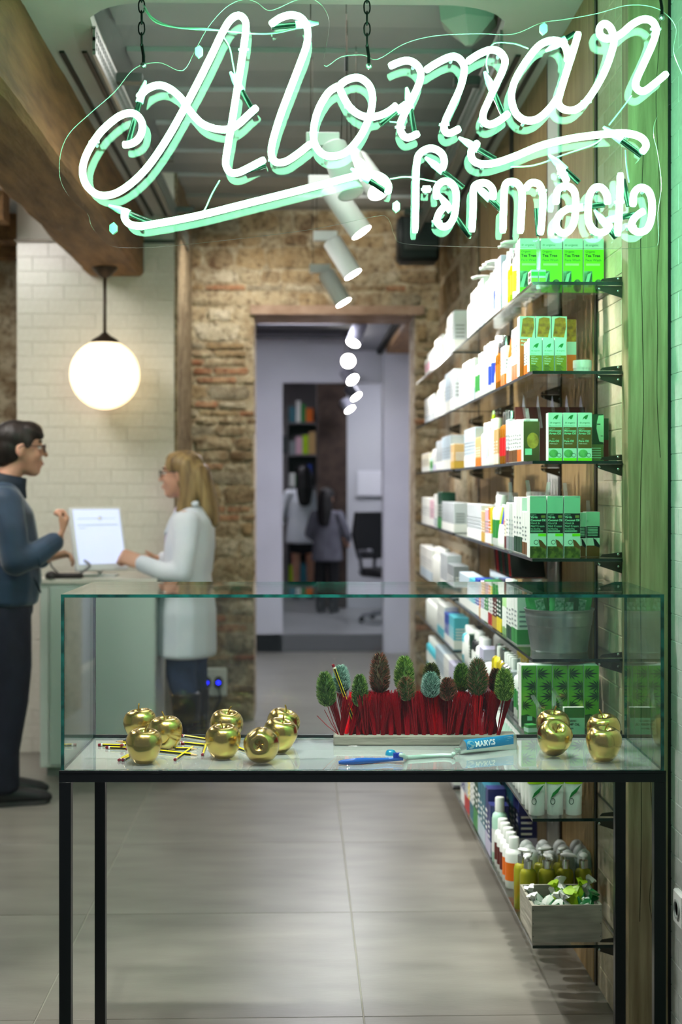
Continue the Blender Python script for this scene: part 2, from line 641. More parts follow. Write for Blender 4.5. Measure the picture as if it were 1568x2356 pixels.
def stone(x0, x1, z0, z1, pro, mat, name, y=8.66):
    c = min(x1 - x0, z1 - z0) * 0.26
    jj = lambda: rnd.uniform(-0.45, 0.45) * c
    def ring(i, yy):
        pts = [(x0 + i, z0 + c), (x0 + c, z0 + i), ((x0 + x1) / 2, z0 + i), (x1 - c, z0 + i), (x1 - i, z0 + c), (x1 - i, z1 - c), (x1 - c, z1 - i),
               ((x0 + x1) / 2, z1 - i), (x0 + c, z1 - i), (x0 + i, z1 - c)]
        return [(p[0] + jj(), yy + rnd.uniform(-.003, .003), p[1] + jj()) for p in pts]
    m = MB()
    m.rings([ring(0, y + 0.01), ring(0.001, y - pro * 0.6), ring(c * 0.55, y - pro)], False, True)
    return m.build(name, mat, bw, 50)


z = 0.01
row = 0
while z < 3.08:
    brickrow = rnd.random() < 0.42
    h = rnd.uniform(0.042, 0.055) if brickrow else rnd.uniform(0.06, 0.14)
    x = -0.80 + rnd.uniform(-0.1, 0.0)
    while x < 0.86:
        wd = rnd.uniform(0.12, 0.26) if brickrow else rnd.uniform(0.08, 0.30)
        x1 = x + wd
        a, b = x, x1
        inside = z + h * 0.6 < 2.51
        ok = True
        if inside:
            if a > -0.33 and b < 0.76:
                ok = False
            elif a < -0.28 < b:
                b = -0.275 + rnd.uniform(-.005, .012)
            elif a < 0.70 < b:
                a = 0.70 + rnd.uniform(-.012, .004)
            elif a > -0.30 and b < 0.72:
                ok = False
        if ok and b - a > 0.04:
            mat = STONES[3] if brickrow and rnd.random() < 0.4 else STONES[rnd.choice([0, 0, 1, 1, 2, 4, 5, 0])]
            zz = z + h - 0.01
            stone(a + 0.005, b - 0.006, z, zz, rnd.uniform(0.003, 0.016), mat, 'brick' if brickrow else 'stone')
        x = x1
    z += h + 0.006

# wooden lintel board above the opening's right half and pale flat-faced blocks
o = MB().box((-0.30, 8.62, 2.46), (0.75, 9.12, 2.515)).build('lintel_course', M('pink_render', (176, 150, 130), 0.9, noise=(8, .3, .7), c2=(140, 112, 92), bump=(18, .6)), bw)

# right-hand side: tiled reveal by the window, oak post, tiled and panelled wall behind the shelves
XW, XP = 0.847, 0.954
YN = 3.66
wr = struct('wall_right', MB().box((XP + 0.0058, 1.6, 0), (XP + 0.2, YN + 0.1, 3.1)), M('reveal_grout', (206, 212, 206), 0.7))
tm2 = MB().cbox((-0.005, 0, 0), (0, 0.1485, 0.0670), 0.0012).mesh('wall_tile', TILEN)
for r in range(45):
    z = r * 0.0685 + 0.002
    off = 0.075 if r % 2 else 0.0
    for k in range(5):
        y1 = YN - 0.0015 - k * 0.15 - off
        link('wall_tile', tm2, wr, (XP + 0.009, y1 - 0.1475, z))
    if off:
        link('wall_tile', tm2, wr, (XP + 0.009, YN - 0.075 + 0.0015, z)).scale = (1, 0.48, 1)
# wall socket on the reveal, low down
sk = thing('wall_socket', 'white wall socket on the tiled reveal right of the glass showcase', 'socket', (XP, 3.515, 0.375))
MB().cbox((-0.018, -0.042, -0.042), (0.0, 0.042, 0.042), 0.004).build('plate', M('socket_plastic', (226, 228, 224), 0.35), sk)
mm = MB().lathe([(0.024, 0), (0.024, 0.004), (0.019, 0.004), (0.017, -0.006)], 20)
mm.v = [(-0.018 - p[2], p[0], p[1]) for p in mm.v]
mm.build('socket_well', M('socket_shadow', (160, 164, 160), 0.4), sk, 40)

post = MB().cbox((XW, YN, 0), (XP - 0.002, YN + 0.075, 3.1), 0.002)
po = post.build('oak_post', WOODC)
tag(po, 'tall cracked oak post at the near end of the glass shelves', 'post')
for (x_, z0, z1, w_) in ((XW + 0.034, 0.3, 2.3, 0.0009), (XW + 0.078, 1.5, 2.9, 0.0007), (XW + 0.060, 0.2, 0.9, 0.0007)):
    pth = catmull([(x_ + rnd.uniform(-.006, .006), YN - 0.0006, z0 + (z1 - z0) * t / 9) for t in range(10)], 5)
    MB().tube(pth, w_, 5).build('crack', M('crack_dark', (46, 34, 18), 0.9), po)
MB().box((XP - 0.003, YN - 0.001, 0), (XP + 0.008, YN + 0.04, 3.1)).build('shadow_joint', DARKGAP, po)

ws = struct('wall_shelves', MB().box((XW + 0.0016, YN + 0.075, 0), (XW + 0.10, 8.66, 3.1)), M('shelf_wall_grout', (186, 174, 148), 0.7))
tm3 = MB().cbox((-0.004, 0, 0), (0.004, 0.1475, 0.066), 0.0015).mesh('wall_tile', TILEB)
for r in range(45):
    z = r * 0.0685 + 0.002
    off = 0.075 if r % 2 else 0.0
    for k in range(3):
        y0 = YN + 0.0765 + k * 0.15 - off
        if y0 < YN + 0.07:
            t_ = link('wall_tile', tm3, ws, (XW + 0.004, YN + 0.0765, z))
            t_.scale = (1, 0.49, 1)
            continue
        if y0 + 0.1 < 4.06:
            link('wall_tile', tm3, ws, (XW + 0.004, y0, z))
MB().box((XW - 0.004, 4.045, 0), (XW + 0.004, 4.066, 3.1)).build('shelf_upright', DSTEEL, ws)
for (y0, y1) in ((4.07, 4.56), (4.82, 5.28), (5.29, 5.60), (5.70, 6.30), (6.32, 6.66)):
    MB().cbox((XW - 0.006, y0, 0), (XW + 0.004, y1, 3.1), 0.0015).build('wall_panel', WOODP, ws)
MB().box((XW - 0.012, 4.60, 0), (XW + 0.004, 4.79, 3.1)).build('white_upright', M('white_upright', (232, 230, 224), 0.4), ws)
for y0 in (4.565, 4.795, 5.61, 5.66, 6.66):
    MB().box((XW - 0.010, y0, 0), (XW + 0.004, y0 + 0.024, 3.1)).build('shelf_upright', DSTEEL, ws)
for r in range(14):                        # bare masonry at the far end of the shelf wall
    y = 6.70
    while y < 8.6:
        wd = rnd.uniform(0.16, 0.34)
        m = MB()
        c = 0.03
        z0, z1, y1 = r * 0.22 + 0.005, r * 0.22 + 0.212, min(y + wd, 8.64)
        q = lambda: rnd.uniform(-.008, .008)
        m.rings([[(XW + 0.01, y, z0), (XW + 0.01, y1, z0), (XW + 0.01, y1, z1), (XW + 0.01, y, z1)],
                 [(XW - 0.012 + q(), y + c, z0 + c), (XW - 0.012 + q(), y1 - c, z0 + c), (XW - 0.012 + q(), y1 - c, z1 - c), (XW - 0.012 + q(), y + c, z1 - c)]], False, True)
        m.build('stone', STONES[rnd.choice([0, 2, 0, 1])], ws, 50)
        y += wd + 0.008

# back room, step and far room
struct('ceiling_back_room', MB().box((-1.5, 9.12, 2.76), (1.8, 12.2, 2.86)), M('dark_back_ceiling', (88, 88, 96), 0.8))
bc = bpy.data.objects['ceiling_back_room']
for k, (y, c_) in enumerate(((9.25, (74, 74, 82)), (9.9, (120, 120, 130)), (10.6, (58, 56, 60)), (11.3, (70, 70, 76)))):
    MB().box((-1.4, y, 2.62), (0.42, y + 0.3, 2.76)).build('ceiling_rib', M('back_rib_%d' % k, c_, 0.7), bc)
MB().box((0.42, 9.12, 2.58), (0.66, 12.2, 2.74)).build('ceiling_duct', M('back_duct', (140, 142, 150), 0.5, 0.3), bc)
MB().box((0.66, 9.12, 2.55), (0.70, 12.2, 2.76)).build('dark_gap', DARKGAP, bc)
MB().box((0.70, 9.12, 2.50), (1.2, 11.6, 2.60)).build('timber_soffit', BEAMW, bc)
wf = MB().box((-1.5, 12.2, 0), (-0.15, 12.32, 2.86)).box((-0.15, 12.2, 2.305), (0.706, 12.32, 2.86)).box((0.706, 12.05, 0), (1.15, 12.32, 2.86))
struct('wall_back_room', wf, LILAC)
struct('wall_back_room_left', MB().box((-1.6, 9.12, 0), (-1.5, 12.2, 2.86)), LILAC)
struct('wall_back_room_right', MB().box((1.15, 9.12, 0), (1.25, 12.2, 2.86)), LILAC)
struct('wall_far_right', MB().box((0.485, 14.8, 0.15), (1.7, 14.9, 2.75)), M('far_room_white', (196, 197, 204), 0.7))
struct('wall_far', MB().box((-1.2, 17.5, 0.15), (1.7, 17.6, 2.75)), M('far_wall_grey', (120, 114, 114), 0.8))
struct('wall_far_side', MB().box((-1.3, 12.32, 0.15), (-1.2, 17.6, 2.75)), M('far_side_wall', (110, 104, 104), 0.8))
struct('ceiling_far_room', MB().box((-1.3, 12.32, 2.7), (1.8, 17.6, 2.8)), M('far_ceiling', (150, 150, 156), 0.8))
struct('wall_far_stone', MB().box((0.18, 14.75, 0.15), (0.485, 15.6, 2.7)), M('dark_brown_stone', (74, 60, 52), 0.9, noise=(8, .3, .7), c2=(46, 36, 32), bump=(15, .9)))
struct('trim_1', MB().box((0.02, 12.34, 2.33), (0.7, 12.42, 2.46)), M('dark_header_trim', (46, 46, 54), 0.6))
# ------------------------------------------------------------------ neon sign
DS = 3.0                                     # distance of the tubes, the acrylic sheet hangs 4 cm behind
sg = thing('neon_sign', 'glowing green-white neon lettering sign on a clear acrylic panel above the showcase', 'neon sign', P(834, 300, DS))
NEON = M('neon_tube_glow', (190, 255, 220), 0.3)
nt_ = NEON.node_tree
pb = nt_.nodes['Principled BSDF']
pb.inputs['Emission Color'].default_value = (0.30, 1.0, 0.56, 1)
pb.inputs['Emission Strength'].default_value = 30.0
ELEC = M('blacked_out_tube', (6, 22, 16), 0.25, 0.0, spec=0.25)
SLEEVE = M('silicone_sleeve', (170, 226, 198), 0.3, trans=0.3)
CLIP = M('clear_tube_support', (214, 240, 228), 0.15, trans=0.7)
WIRE = M('pale_neon_wire', (140, 200, 160), 0.4)


def z1(u, v):
    return (120 + u / 1.96, v / 1.96)


def z2(u, v):
    return (840 + u / 2.1538, v / 2.1538)


L1 = {
    'A': [(318, 653), (350, 650), (385, 630), (404, 592), (404, 552), (382, 520), (345, 510), (290, 532), (215, 600), (158, 690), (137, 765), (150, 828), (190, 870), (240, 882),
          (300, 865), (370, 815), (440, 740), (515, 630), (590, 498), (655, 375), (715, 255), (768, 145), (805, 88), (842, 70), (870, 95), (871, 150), (852, 285),
          (826, 450), (802, 600), (783, 715), (786, 755), (806, 778), (842, 777), (895, 752), (960, 718)],
    'bar': [(386, 442), (428, 402), (480, 384), (530, 400), (580, 442), (622, 502), (672, 555), (730, 579), (790, 583), (838, 560), (884, 518), (924, 482)],
    'l': [(982, 112), (1030, 80), (1080, 68), (1125, 84), (1150, 130), (1147, 200), (1112, 300), (1062, 430), (1022, 540), (992, 645), (988, 700), (1008, 730), (1050, 729), (1105, 695), (1168, 645)],
    'o': [(1292, 385), (1243, 420), (1197, 500), (1177, 590), (1185, 652), (1220, 695), (1270, 704), (1330, 682), (1390, 612), (1428, 530), (1444, 450), (1430, 388), (1386, 352), (1335, 358),
          (1297, 388), (1310, 432), (1345, 488), (1390, 520), (1435, 528), (1485, 518), (1525, 497), (1554, 472)],
    'u1': [(334, 942), (325, 978), (345, 1008), (388, 1019), (450, 1012), (650, 974), (900, 912), (1200, 836), (1370, 792), (1435, 784), (1488, 800), (1515, 835), (1512, 872)],
}
L2 = {
    'm1': [(118, 330), (160, 311), (208, 300), (250, 318), (273, 355), (270, 402), (246, 460), (206, 540), (174, 612), (180, 660), (210, 682), (266, 660)],
    'm2': [(296, 350), (345, 318), (398, 290), (440, 280), (474, 300), (490, 345), (472, 430), (432, 520), (396, 600), (390, 640), (415, 660), (470, 636)],
    'm3': [(502, 308), (560, 270), (620, 247), (665, 258), (691, 298), (680, 350), (646, 420), (610, 500), (584, 562), (586, 600), (615, 617), (660, 600), (712, 560)],
    'a': [(1000, 305), (1000, 260), (980, 218), (930, 200), (862, 225), (792, 310), (737, 410), (724, 490), (745, 560), (790, 595), (850, 590), (908, 542), (955, 480)],
    'ar': [(1056, 160), (1030, 250), (992, 370), (962, 470), (956, 510), (980, 540), (1030, 546), (1080, 517), (1132, 450), (1182, 360), (1216, 270), (1231, 200), (1216, 142),
           (1186, 118), (1161, 136), (1163, 172), (1192, 191), (1232, 186), (1272, 163), (1320, 122), (1374, 96), (1420, 106), (1440, 150), (1421, 220), (1381, 310), (1341, 402), (1346, 440),
           (1380, 451), (1430, 416), (1495, 362)],
    'u2': [(560, 703), (525, 745), (531, 790), (570, 812), (640, 808), (740, 775), (870, 722), (1000, 690), (1120, 672), (1250, 660), (1320, 665), (1371, 686), (1390, 722), (1369, 757)],
    'f': [(246, 1152), (250, 980), (254, 810), (274, 757), (325, 735), (374, 757), (391, 800), (380, 842)],
    'fbar': [(284, 937), (302, 937), (322, 937)],
    'a1': [(354, 985), (353, 932), (384, 900), (420, 905), (446, 942), (449, 1000), (440, 1070), (414, 1114), (380, 1122), (355, 1096), (366, 1055), (394, 1022), (416, 1006)],
    'r': [(528, 1148), (534, 1020), (536, 935), (560, 910), (600, 909), (630, 940), (632, 988)],
    'mm1': [(681, 1153), (685, 1020), (691, 922), (720, 900), (755, 912), (776, 960), (773, 1060), (767, 1155)],
    'mm2': [(790, 938), (820, 907), (860, 915), (879, 970), (876, 1060), (867, 1162)],
    'grave': [(958, 818), (978, 858), (1000, 902)],
    'a2': [(944, 1012), (950, 950), (976, 925), (1010, 925), (1038, 960), (1041, 1040), (1030, 1110), (1000, 1150), (965, 1150), (945, 1115), (960, 1066), (1008, 1030)],
    'c': [(1200, 1012), (1195, 965), (1170, 931), (1135, 931), (1110, 970), (1103, 1040), (1110, 1110), (1145, 1150), (1190, 1145), (1212, 1108)],
    'i': [(1263, 858), (1259, 1000), (1249, 1168)],
    'a3': [(1325, 1022), (1330, 960), (1360, 930), (1400, 945), (1419, 1000), (1416, 1080), (1395, 1135), (1355, 1150), (1320, 1130), (1326, 1090), (1355, 1060), (1382, 1044)],
}
strokes = [[z1(*q) for q in v] for v in L1.values()] + [[z2(*q) for q in v] for v in L2.values()]
for st in strokes:
    pth = catmull([P(q[0], q[1], DS) for q in st], 7)
    # rounded ends
    rad = [0.0072] * len(pth)
    rad[0] = rad[-1] = 0.0052
    MB().tube(pth, rad, 10).build('neon_tube', NEON, sg, 50, world=True)
    # clear stand-offs that hold the tube in front of the sheet
    for t in ((0.25, 0.75) if len(st) > 8 else (0.5,)):
        c = pth[int(len(pth) * t)]
        m = MB().tube([c + FW * 0.006, c + FW * 0.04], 0.004, 8)
        m.tube([c + FW * 0.004 - RT * 0.011, c + FW * 0.004 + RT * 0.011], 0.0028, 6)
        m.build('tube_support', CLIP, sg, 50, world=True)
elec = [z1(395, 455) + z1(345, 640), z1(850, 405) + z1(915, 515), z1(1105, 112) + z1(988, 122), z1(342, 962) + z1(446, 1002), z1(1425, 812) + z1(1510, 868),
        z1(1556, 500) + z1(1478, 562), z1(870, 772) + z1(962, 742), z2(222, 535) + z2(245, 660), z2(632, 450) + z2(684, 568), z2(985, 198) + z2(1040, 165),
        z2(552, 735) + z2(645, 790), z2(1262, 692) + z2(1368, 772), z2(378, 845) + z2(485, 930), z2(420, 1040) + z2(518, 1172), z2(612, 982) + z2(668, 1035),
        z2(848, 1035) + z2(858, 1168), z2(985, 838) + z2(1058, 905), z2(1070, 1028) + z2(1185, 1013), z2(1275, 890) + z2(1305, 1022), z2(1198, 1122) + z2(1242, 1178),
        z2(1262, 1078) + z2(1335, 1063)]
for i, e in enumerate(elec):
    a, b = P(e[0], e[1], DS + 0.018), P(e[2], e[3], DS + 0.013)
    MB().tube([a, b], 0.0062, 10).build('electrode', ELEC, sg, 50, world=True)
    if i % 3 != 0 or i in (0, 3, 9, 12):
        dv = (a - b).normalized()
        MB().tube([a - dv * 0.004, a + dv * 0.022, a + dv * 0.045], [0.0085, 0.008, 0.003], 10).build('electrode_sleeve', SLEEVE, sg, 50, world=True)
wires = [[(330, 12), (352, 42), (400, 62), (470, 66), (520, 72), (590, 78), (640, 75), (690, 62)], [(330, 20), (360, 52), (420, 65), (500, 70), (560, 76)],
         [(512, 82), (528, 110), (536, 150), (545, 195)], [(505, 415), (488, 445), (472, 480), (463, 492)], [(897, 412), (935, 407), (985, 415), (1010, 420)],
         [(1400, 288), (1430, 250), (1452, 220)], [(1175, 384), (1230, 380), (1300, 355), (1370, 330), (1395, 302)], [(1438, 345), (1440, 380), (1446, 420)],
         [(1120, 130), (1135, 100), (1180, 100), (1215, 112)], [(896, 280), (915, 282), (930, 284)], [(1130, 110), (1118, 140), (1122, 168)]]
for wv in wires:
    MB().tube(catmull([P(q[0], q[1], DS + 0.03) for q in wv], 5), 0.0016, 6).build('wire', WIRE, sg, True, world=True)

outline = [(327, 147), (300, 165), (262, 212), (205, 262), (158, 308), (138, 358), (139, 415), (163, 457), (200, 490), (211, 522), (240, 554), (275, 569), (400, 565), (700, 530),
           (860, 498), (888, 499), (899, 516), (908, 543), (935, 561), (1100, 568), (1400, 572), (1495, 568), (1514, 556), (1513, 490), (1521, 425), (1512, 350), (1503, 308), (1512, 268), (1560, 222),
           (1578, 195), (1568, 168), (1549, 118), (1555, 66), (1532, 32), (1495, 14), (1440, 12), (1375, 30), (1300, 44), (1245, 52), (1180, 78), (1100, 77), (1000, 82), (930, 100), (868, 136), (835, 126), (785, 130), (745, 150),
           (757, 60), (745, 18), (715, -4), (680, 0), (640, 18), (615, 23), (590, 5), (560, -2), (520, 16), (480, 60), (450, 112), (420, 162), (370, 144)]
ol = catmull([P(q[0], q[1], DS + 0.040) for q in outline + outline[:1]], 4)[:-1]
ac = MB()
back = [p + FW * 0.004 for p in ol]
ac.rings([[tuple(p) for p in ol], [tuple(p) for p in back]], False, False)
ac.cur = 1
ac.add([tuple(p) for p in ol], [tuple(range(len(ol)))])
ac.add([tuple(p) for p in back], [tuple(reversed(range(len(ol))))])
ACR = pane_mat('clear_acrylic', (0.97, 0.985, 0.975), 0.0115)
EDGE = M('acrylic_edge', (190, 226, 206), 0.2, emit=None, trans=0.3)
ac.build('acrylic_panel', [EDGE, ACR], sg, False, world=True, fix=False)
for q in ((457, 118), (260, 525), (911, 475), (1250, 65)):
    c = P(q[0], q[1], DS + 0.030)
    pr = MB()
    hx_ = [(0.009 * math.cos(a), 0.013 * math.sin(a)) for a in (0.5, 1.4, 2.6, 3.6, 4.6, 5.8)]
    pr.rings([[c + RT * u + UP * v for u, v in hx_], [c + RT * u + UP * v + FW * 0.01 for u, v in hx_]])
    pr.build('spacer_block', M('mint_spacer', (150, 214, 180), 0.3), sg, world=True)

# chains that carry the sign, link by link
CHAIN = M('blackened_chain', (20, 26, 23), 0.35, 0.8)
lk = MB()
ring = [(0.0065 * math.cos(a), 0, 0.0125 * math.sin(a) + (0.002 if math.sin(a) > 0 else -0.002)) for a in [2 * math.pi * k / 14 for k in range(14)]]
lk.tube(ring + ring[:1], 0.0018, 6, caps=False)
lkm = lk.mesh('chain_link', CHAIN)
shade(lkm)
for k, (px, py) in enumerate(((330, 150), (848, 152), (1522, 40))):
    base = P(px, py, DS + 0.042)
    ch = thing('hanging_chain', ('black link chain holding the left end of the neon sign', 'black link chain in the middle holding the neon sign',
                                 'short black link chain holding the right end of the neon sign')[k], 'chain', base, 0, 'chains of the neon sign')
    MB().tube([(0, 0, 0), (0, 0, 0.02), (-0.004, 0, 0.045)], 0.0035, 8).build('shackle', CHAIN, ch, 40)
    m = MB().ell((0, 0, 0), (0.007, 0.009, 0.007), 10, 7)
    m.build('bolt', M('green_lit_bolt', (120, 128, 120), 0.25, 0.9), ch, True)
    nl = 17 if k < 2 else 11
    for i in range(nl):
        l_ = link('chain_link', lkm, ch, (-0.004, 0, 0.055 + i * 0.0235))
        l_.rotation_euler = (0, 0, 0 if i % 2 else math.pi / 2)

# ------------------------------------------------------------------ showcase: black steel frame with a glass hood
SD = 3.14
wS, dS, zS, hS = 1.329, 0.41, 0.800, 0.388
so_ = P(833.5, HY, SD)
sh = thing('glass_showcase', 'black steel table with a rectangular glass hood in the shop window', 'showcase', (so_.x, so_.y, 0), -TH)
BLK = M('black_steel', (14, 16, 19), 0.32, spec=0.5)
b = 0.026
x0, x1 = -wS / 2 - 0.004, wS / 2 + 0.004
for (xa, ya) in ((x0, 0), (x1 - b, 0), (x0 + 0.012, dS - b), (x1 - b - 0.012, dS - b)):
    MB().cbox((xa, ya, 0), (xa + b, ya + b, zS - b), 0.001).build('leg', BLK, sh)
for (a, c) in (((x0, 0, zS - b), (x1, b, zS - 0.0065)), ((x0 + 0.012, dS - b, zS - b), (x1 - 0.012, dS - 0.009, zS - 0.0065)), ((x0, b, zS - b), (x0 + b, dS - b, zS - 0.0065)), ((x1 - b, b, zS - b), (x1, dS - b, zS - 0.0065)),
               ((-wS / 2, dS - 0.001, zS - b), (wS / 2, dS + 0.005, zS + 0.007)), ((x0, -0.001, zS - 0.0065), (x1, 0.0005, zS))):
    MB().cbox(a, c, 0.0004).build('rail', BLK, sh)
GPANE = pane_mat('showcase_glass', (0.985, 0.995, 0.992), 0.026)
GEDGE = M('green_glass_edge', (8, 66, 62), 0.12, trans=0.0, spec=0.9, noise=(30, .4, .6), c2=(20, 110, 100), stretch=(1, 1, 1))
g = 0.007
e = 0.0
# order of faces in box(): bottom top -y +x +y -x
MB().box((-wS / 2, 0.0006, zS - 0.006), (wS / 2, dS - 0.002, zS), [0, 0, 1, 1, 1, 1]).build('base_pane', [pane_mat('base_glass', (0.90, 0.92, 0.91), 0.17, 0.02, 0.42), GEDGE], sh)
zt = zS + hS
MB().box((-wS / 2, 0, zt - g), (wS / 2, dS, zt), [0, 0, 1, 1, 1, 1]).build('top_pane', [GPANE, GEDGE], sh)
MB().box((-wS / 2 + g, 0.001, zS), (wS / 2 - g, 0.001 + g, zt - g), [1, 1, 0, 1, 0, 1]).build('front_pane', [GPANE, GEDGE], sh)
MB().box((-wS / 2 + g, dS - 0.001 - g, zS), (wS / 2 - g, dS - 0.001, zt - g), [1, 1, 0, 1, 0, 1]).build('rear_pane', [GPANE, GEDGE], sh)
MB().box((-wS / 2, 0.001, zS), (-wS / 2 + g, dS - 0.001, zt - g), [1, 1, 1, 0, 1, 0]).build('side_pane', [GPANE, GEDGE], sh)
MB().box((wS / 2 - g, 0.001, zS), (wS / 2, dS - 0.001, zt - g), [1, 1, 1, 0, 1, 0]).build('side_pane', [GPANE, GEDGE], sh)

# ------------------------------------------------------------------ golden apples
GOLD = M('gold_leaf', (222, 190, 104), 0.22, 1.0, noise=(14, .3, .75), c2=(204, 180, 112), bump=(40, 0.05))
GOLDS = M('gold_stem', (150, 120, 56), 0.4, 1.0)
am = MB()
prof = [(0.0, -0.030), (0.006, -0.0315), (0.012, -0.0365), (0.018, -0.0385), (0.026, -0.034), (0.034, -0.020), (0.0395, -0.003), (0.041, 0.009), (0.039, 0.020), (0.033, 0.030), (0.025, 0.0355), (0.017, 0.036),
        (0.010, 0.031), (0.005, 0.024), (0.0, 0.020)]
nn = 28
rs = []
for r, z in prof[1:-1]:
    rs.append([(r * (1 + 0.025 * math.cos(5 * a) * (1 if z < 0 else 0.5)) * math.cos(a), r * (1 + 0.025 * math.cos(5 * a) * (1 if z < 0 else 0.5)) * math.sin(a), z) for a in [2 * math.pi * i / nn for i in range(nn)]])
am.rings(rs, True, True)
apple_me = am.mesh('flesh', GOLD)
shade(apple_me)
sm = MB().tube(catmull([(0, 0, 0.020), (0.001, 0, 0.032), (0.004, 0.001, 0.042), (0.009, 0.002, 0.050)], 3), 0.0016, 7, r1=0.0021)
stem_me = sm.mesh('stem', GOLDS)
shade(stem_me)
cal = MB()
for k in range(5):
    a = 2 * math.pi * k / 5
    cal.tube([(0.001 * math.cos(a), 0.001 * math.sin(a), -0.031), (0.006 * math.cos(a), 0.006 * math.sin(a), -0.036), (0.009 * math.cos(a + .4), 0.009 * math.sin(a + .4), -0.037)], 0.0012, 5, r1=0.0004)
cal_me = cal.mesh('calyx', GOLDS)
# (centre px, bottom py, tilt x, tilt y, spin, label)
apples = [
    (331, 1757, 0.10, 0.05, 0.5, 'golden apple at the front left of the showcase, foremost of three'),
    (381, 1724, 0.05, -0.05, 2.2, 'golden apple in the left trio with its stem leaning left, on the pencils'),
    (323, 1705, 0.02, -0.15, 1.0, 'golden apple at the back of the left trio'),
    (513, 1746, 0.12, 0.0, 3.4, 'golden apple in front of another, between pencils and fallen apple'),
    (520, 1710, 0.16, 0.1, 0.2, 'golden apple half hidden behind the one in front of it'),
    (600, 1757, -1.75, 0.1, 0.9, 'golden apple tipped over, its dimpled underside facing the window'),
    (643, 1733, 0.12, 0.25, 1.7, 'golden apple just behind the tipped-over apple'),
    (650, 1708, 0.10, 0.3, 2.9, 'rearmost golden apple of the group behind the tipped-over apple'),
    (1274, 1741, 0.62, 0.15, 4.0, 'golden apple right of the toothpaste, tilted so its stem hollow faces forward'),
    (1272, 1710, 0.15, 0.0, 0.4, 'golden apple behind the tilted one right of the toothpaste'),
    (1388, 1752, 0.14, 0.05, 5.1, 'golden apple at the front right corner of the showcase'),
    (1388, 1720, 0.14, -0.1, 2.0, 'golden apple at the back right corner of the showcase'),
]
for (px, py, tx, ty, sp, lab) in apples:
    p = PZ(px, py, zS)
    ap = thing('golden_apple', lab, 'apple', (p.x, p.y, zS), 0, 'golden apples in the showcase')
    rot = Matrix.Rotation(tx, 4, 'X') @ Matrix.Rotation(ty, 4, 'Y') @ Matrix.Rotation(sp, 4, 'Z')
    zmin = min((rot @ v.co).z for v in apple_me.vertices)
    ap.location.z = zS - zmin + 0.0003
    ap.rotation_euler = rot.to_euler()
    link('flesh', apple_me, ap)
    link('stem', stem_me, ap)
    link('calyx', cal_me, ap)

# ------------------------------------------------------------------ pencils
PY = M('pencil_yellow', (226, 196, 20), 0.3)
PB = M('pencil_black', (14, 14, 16), 0.3)
PR = M('pencil_red_end', (128, 16, 34), 0.35)
PW = M('pencil_white_ring', (232, 228, 216), 0.4)
PT = M('pencil_cut_wood', (214, 178, 128), 0.7)
PL = M('pencil_lead', (40, 40, 44), 0.4, 0.3)
R6, LP = 0.0037, 0.174
hx6 = [(R6 * math.cos(math.pi / 6 + k * math.pi / 3), R6 * math.sin(math.pi / 6 + k * math.pi / 3)) for k in range(6)]
mb = MB()
fs = []
for k in range(6):                                # alternating yellow and black faces
    a, b2 = hx6[k], hx6[(k + 1) % 6]
    mb.add([(0.012, a[0], a[1]), (LP - 0.02, a[0], a[1]), (LP - 0.02, b2[0], b2[1]), (0.012, b2[0], b2[1])], [(0, 1, 2, 3)], 0 if k % 2 else 1)
pen_body = mb.mesh('barrel', [PY, PB])
pen_ring = MB().rings([[(0.008, p[0] * 1.02, p[1] * 1.02) for p in hx6], [(0.012, p[0] * 1.02, p[1] * 1.02) for p in hx6]]).mesh('white_ring', PW)
pen_end = MB().rings([[(0.0005, p[0] * .8, p[1] * .8) for p in hx6], [(0.002, p[0], p[1]) for p in hx6], [(0.008, p[0], p[1]) for p in hx6]]).mesh('red_end', PR)
pen_tip = MB().rings([[(LP - 0.02, p[0], p[1]) for p in hx6], [(LP - 0.004, p[0] * .22, p[1] * .22) for p in hx6]]).mesh('sharpened_cone', PT)
pen_lead = MB().rings([[(LP - 0.004, p[0] * .22, p[1] * .22) for p in hx6], [(LP, p[0] * .03, p[1] * .03) for p in hx6]]).mesh('lead', PL)


def pencil(p, q, lab, dz=0.0, group='pencils scattered under the apples'):
    """p = position of the red end, q = direction point"""
    t = thing('pencil', lab, 'pencil', p, 0, group)
    d = (Vector(q) - Vector(p)).normalized()
    t.rotation_euler = d.to_track_quat('X', 'Z').to_euler()
    for nme, me in (('barrel', pen_body), ('white_ring', pen_ring), ('red_end', pen_end), ('sharpened_cone', pen_tip), ('lead', pen_lead)):
        link(nme, me, t)
    return t


def zp(u, v):
    return (120 + u / 2.613, 1300 + v / 2.613)


pens = [  # red end / far end in zoom coordinates, lift, label; swap=True measures from the point
    ((275, 1090), (440, 1094), 0, 'yellow and black pencil sticking out furthest left'),
    ((320, 1106), (440, 1109), 0, 'second pencil sticking out left behind the front apple'),
    ((411, 1111), (600, 1060), 1, 'pencil with its red end at the left flank of the front apple'),
    ((398, 1183), (470, 1146), 0, 'leftmost of two pencils with red ends in front of the left apple'),
    ((421, 1183), (500, 1140), 0, 'right one of two pencils with red ends before the left apple'),
    ((795, 1101), (660, 1096), 1, 'pencil with its red end pointing right beside the front apple'),
    ((640, 1113), (880, 1113), 0, 'sharpened pencil pointing right, just above another sharpened one'),
    ((640, 1126), (880, 1152), 0, 'sharpened pencil pointing right, lowest of the heap'),
    ((735, 1180), (850, 1098), 0, 'pencil pointing its red end at the window between two apples'),
    ((902, 1150), (918, 1100), 0, 'short-looking pencil with red end beside the paired apples'),
    ((770, 1076), (920, 1092), 0, 'pencil running under the paired apples, lower of two'),
    ((778, 1050), (920, 1072), 1, 'pencil running behind the paired apples, upper of two'),
    ((1100, 1102), (1150, 1120), 0, 'pencil whose end shows between paired apples and tipped apple'),
]
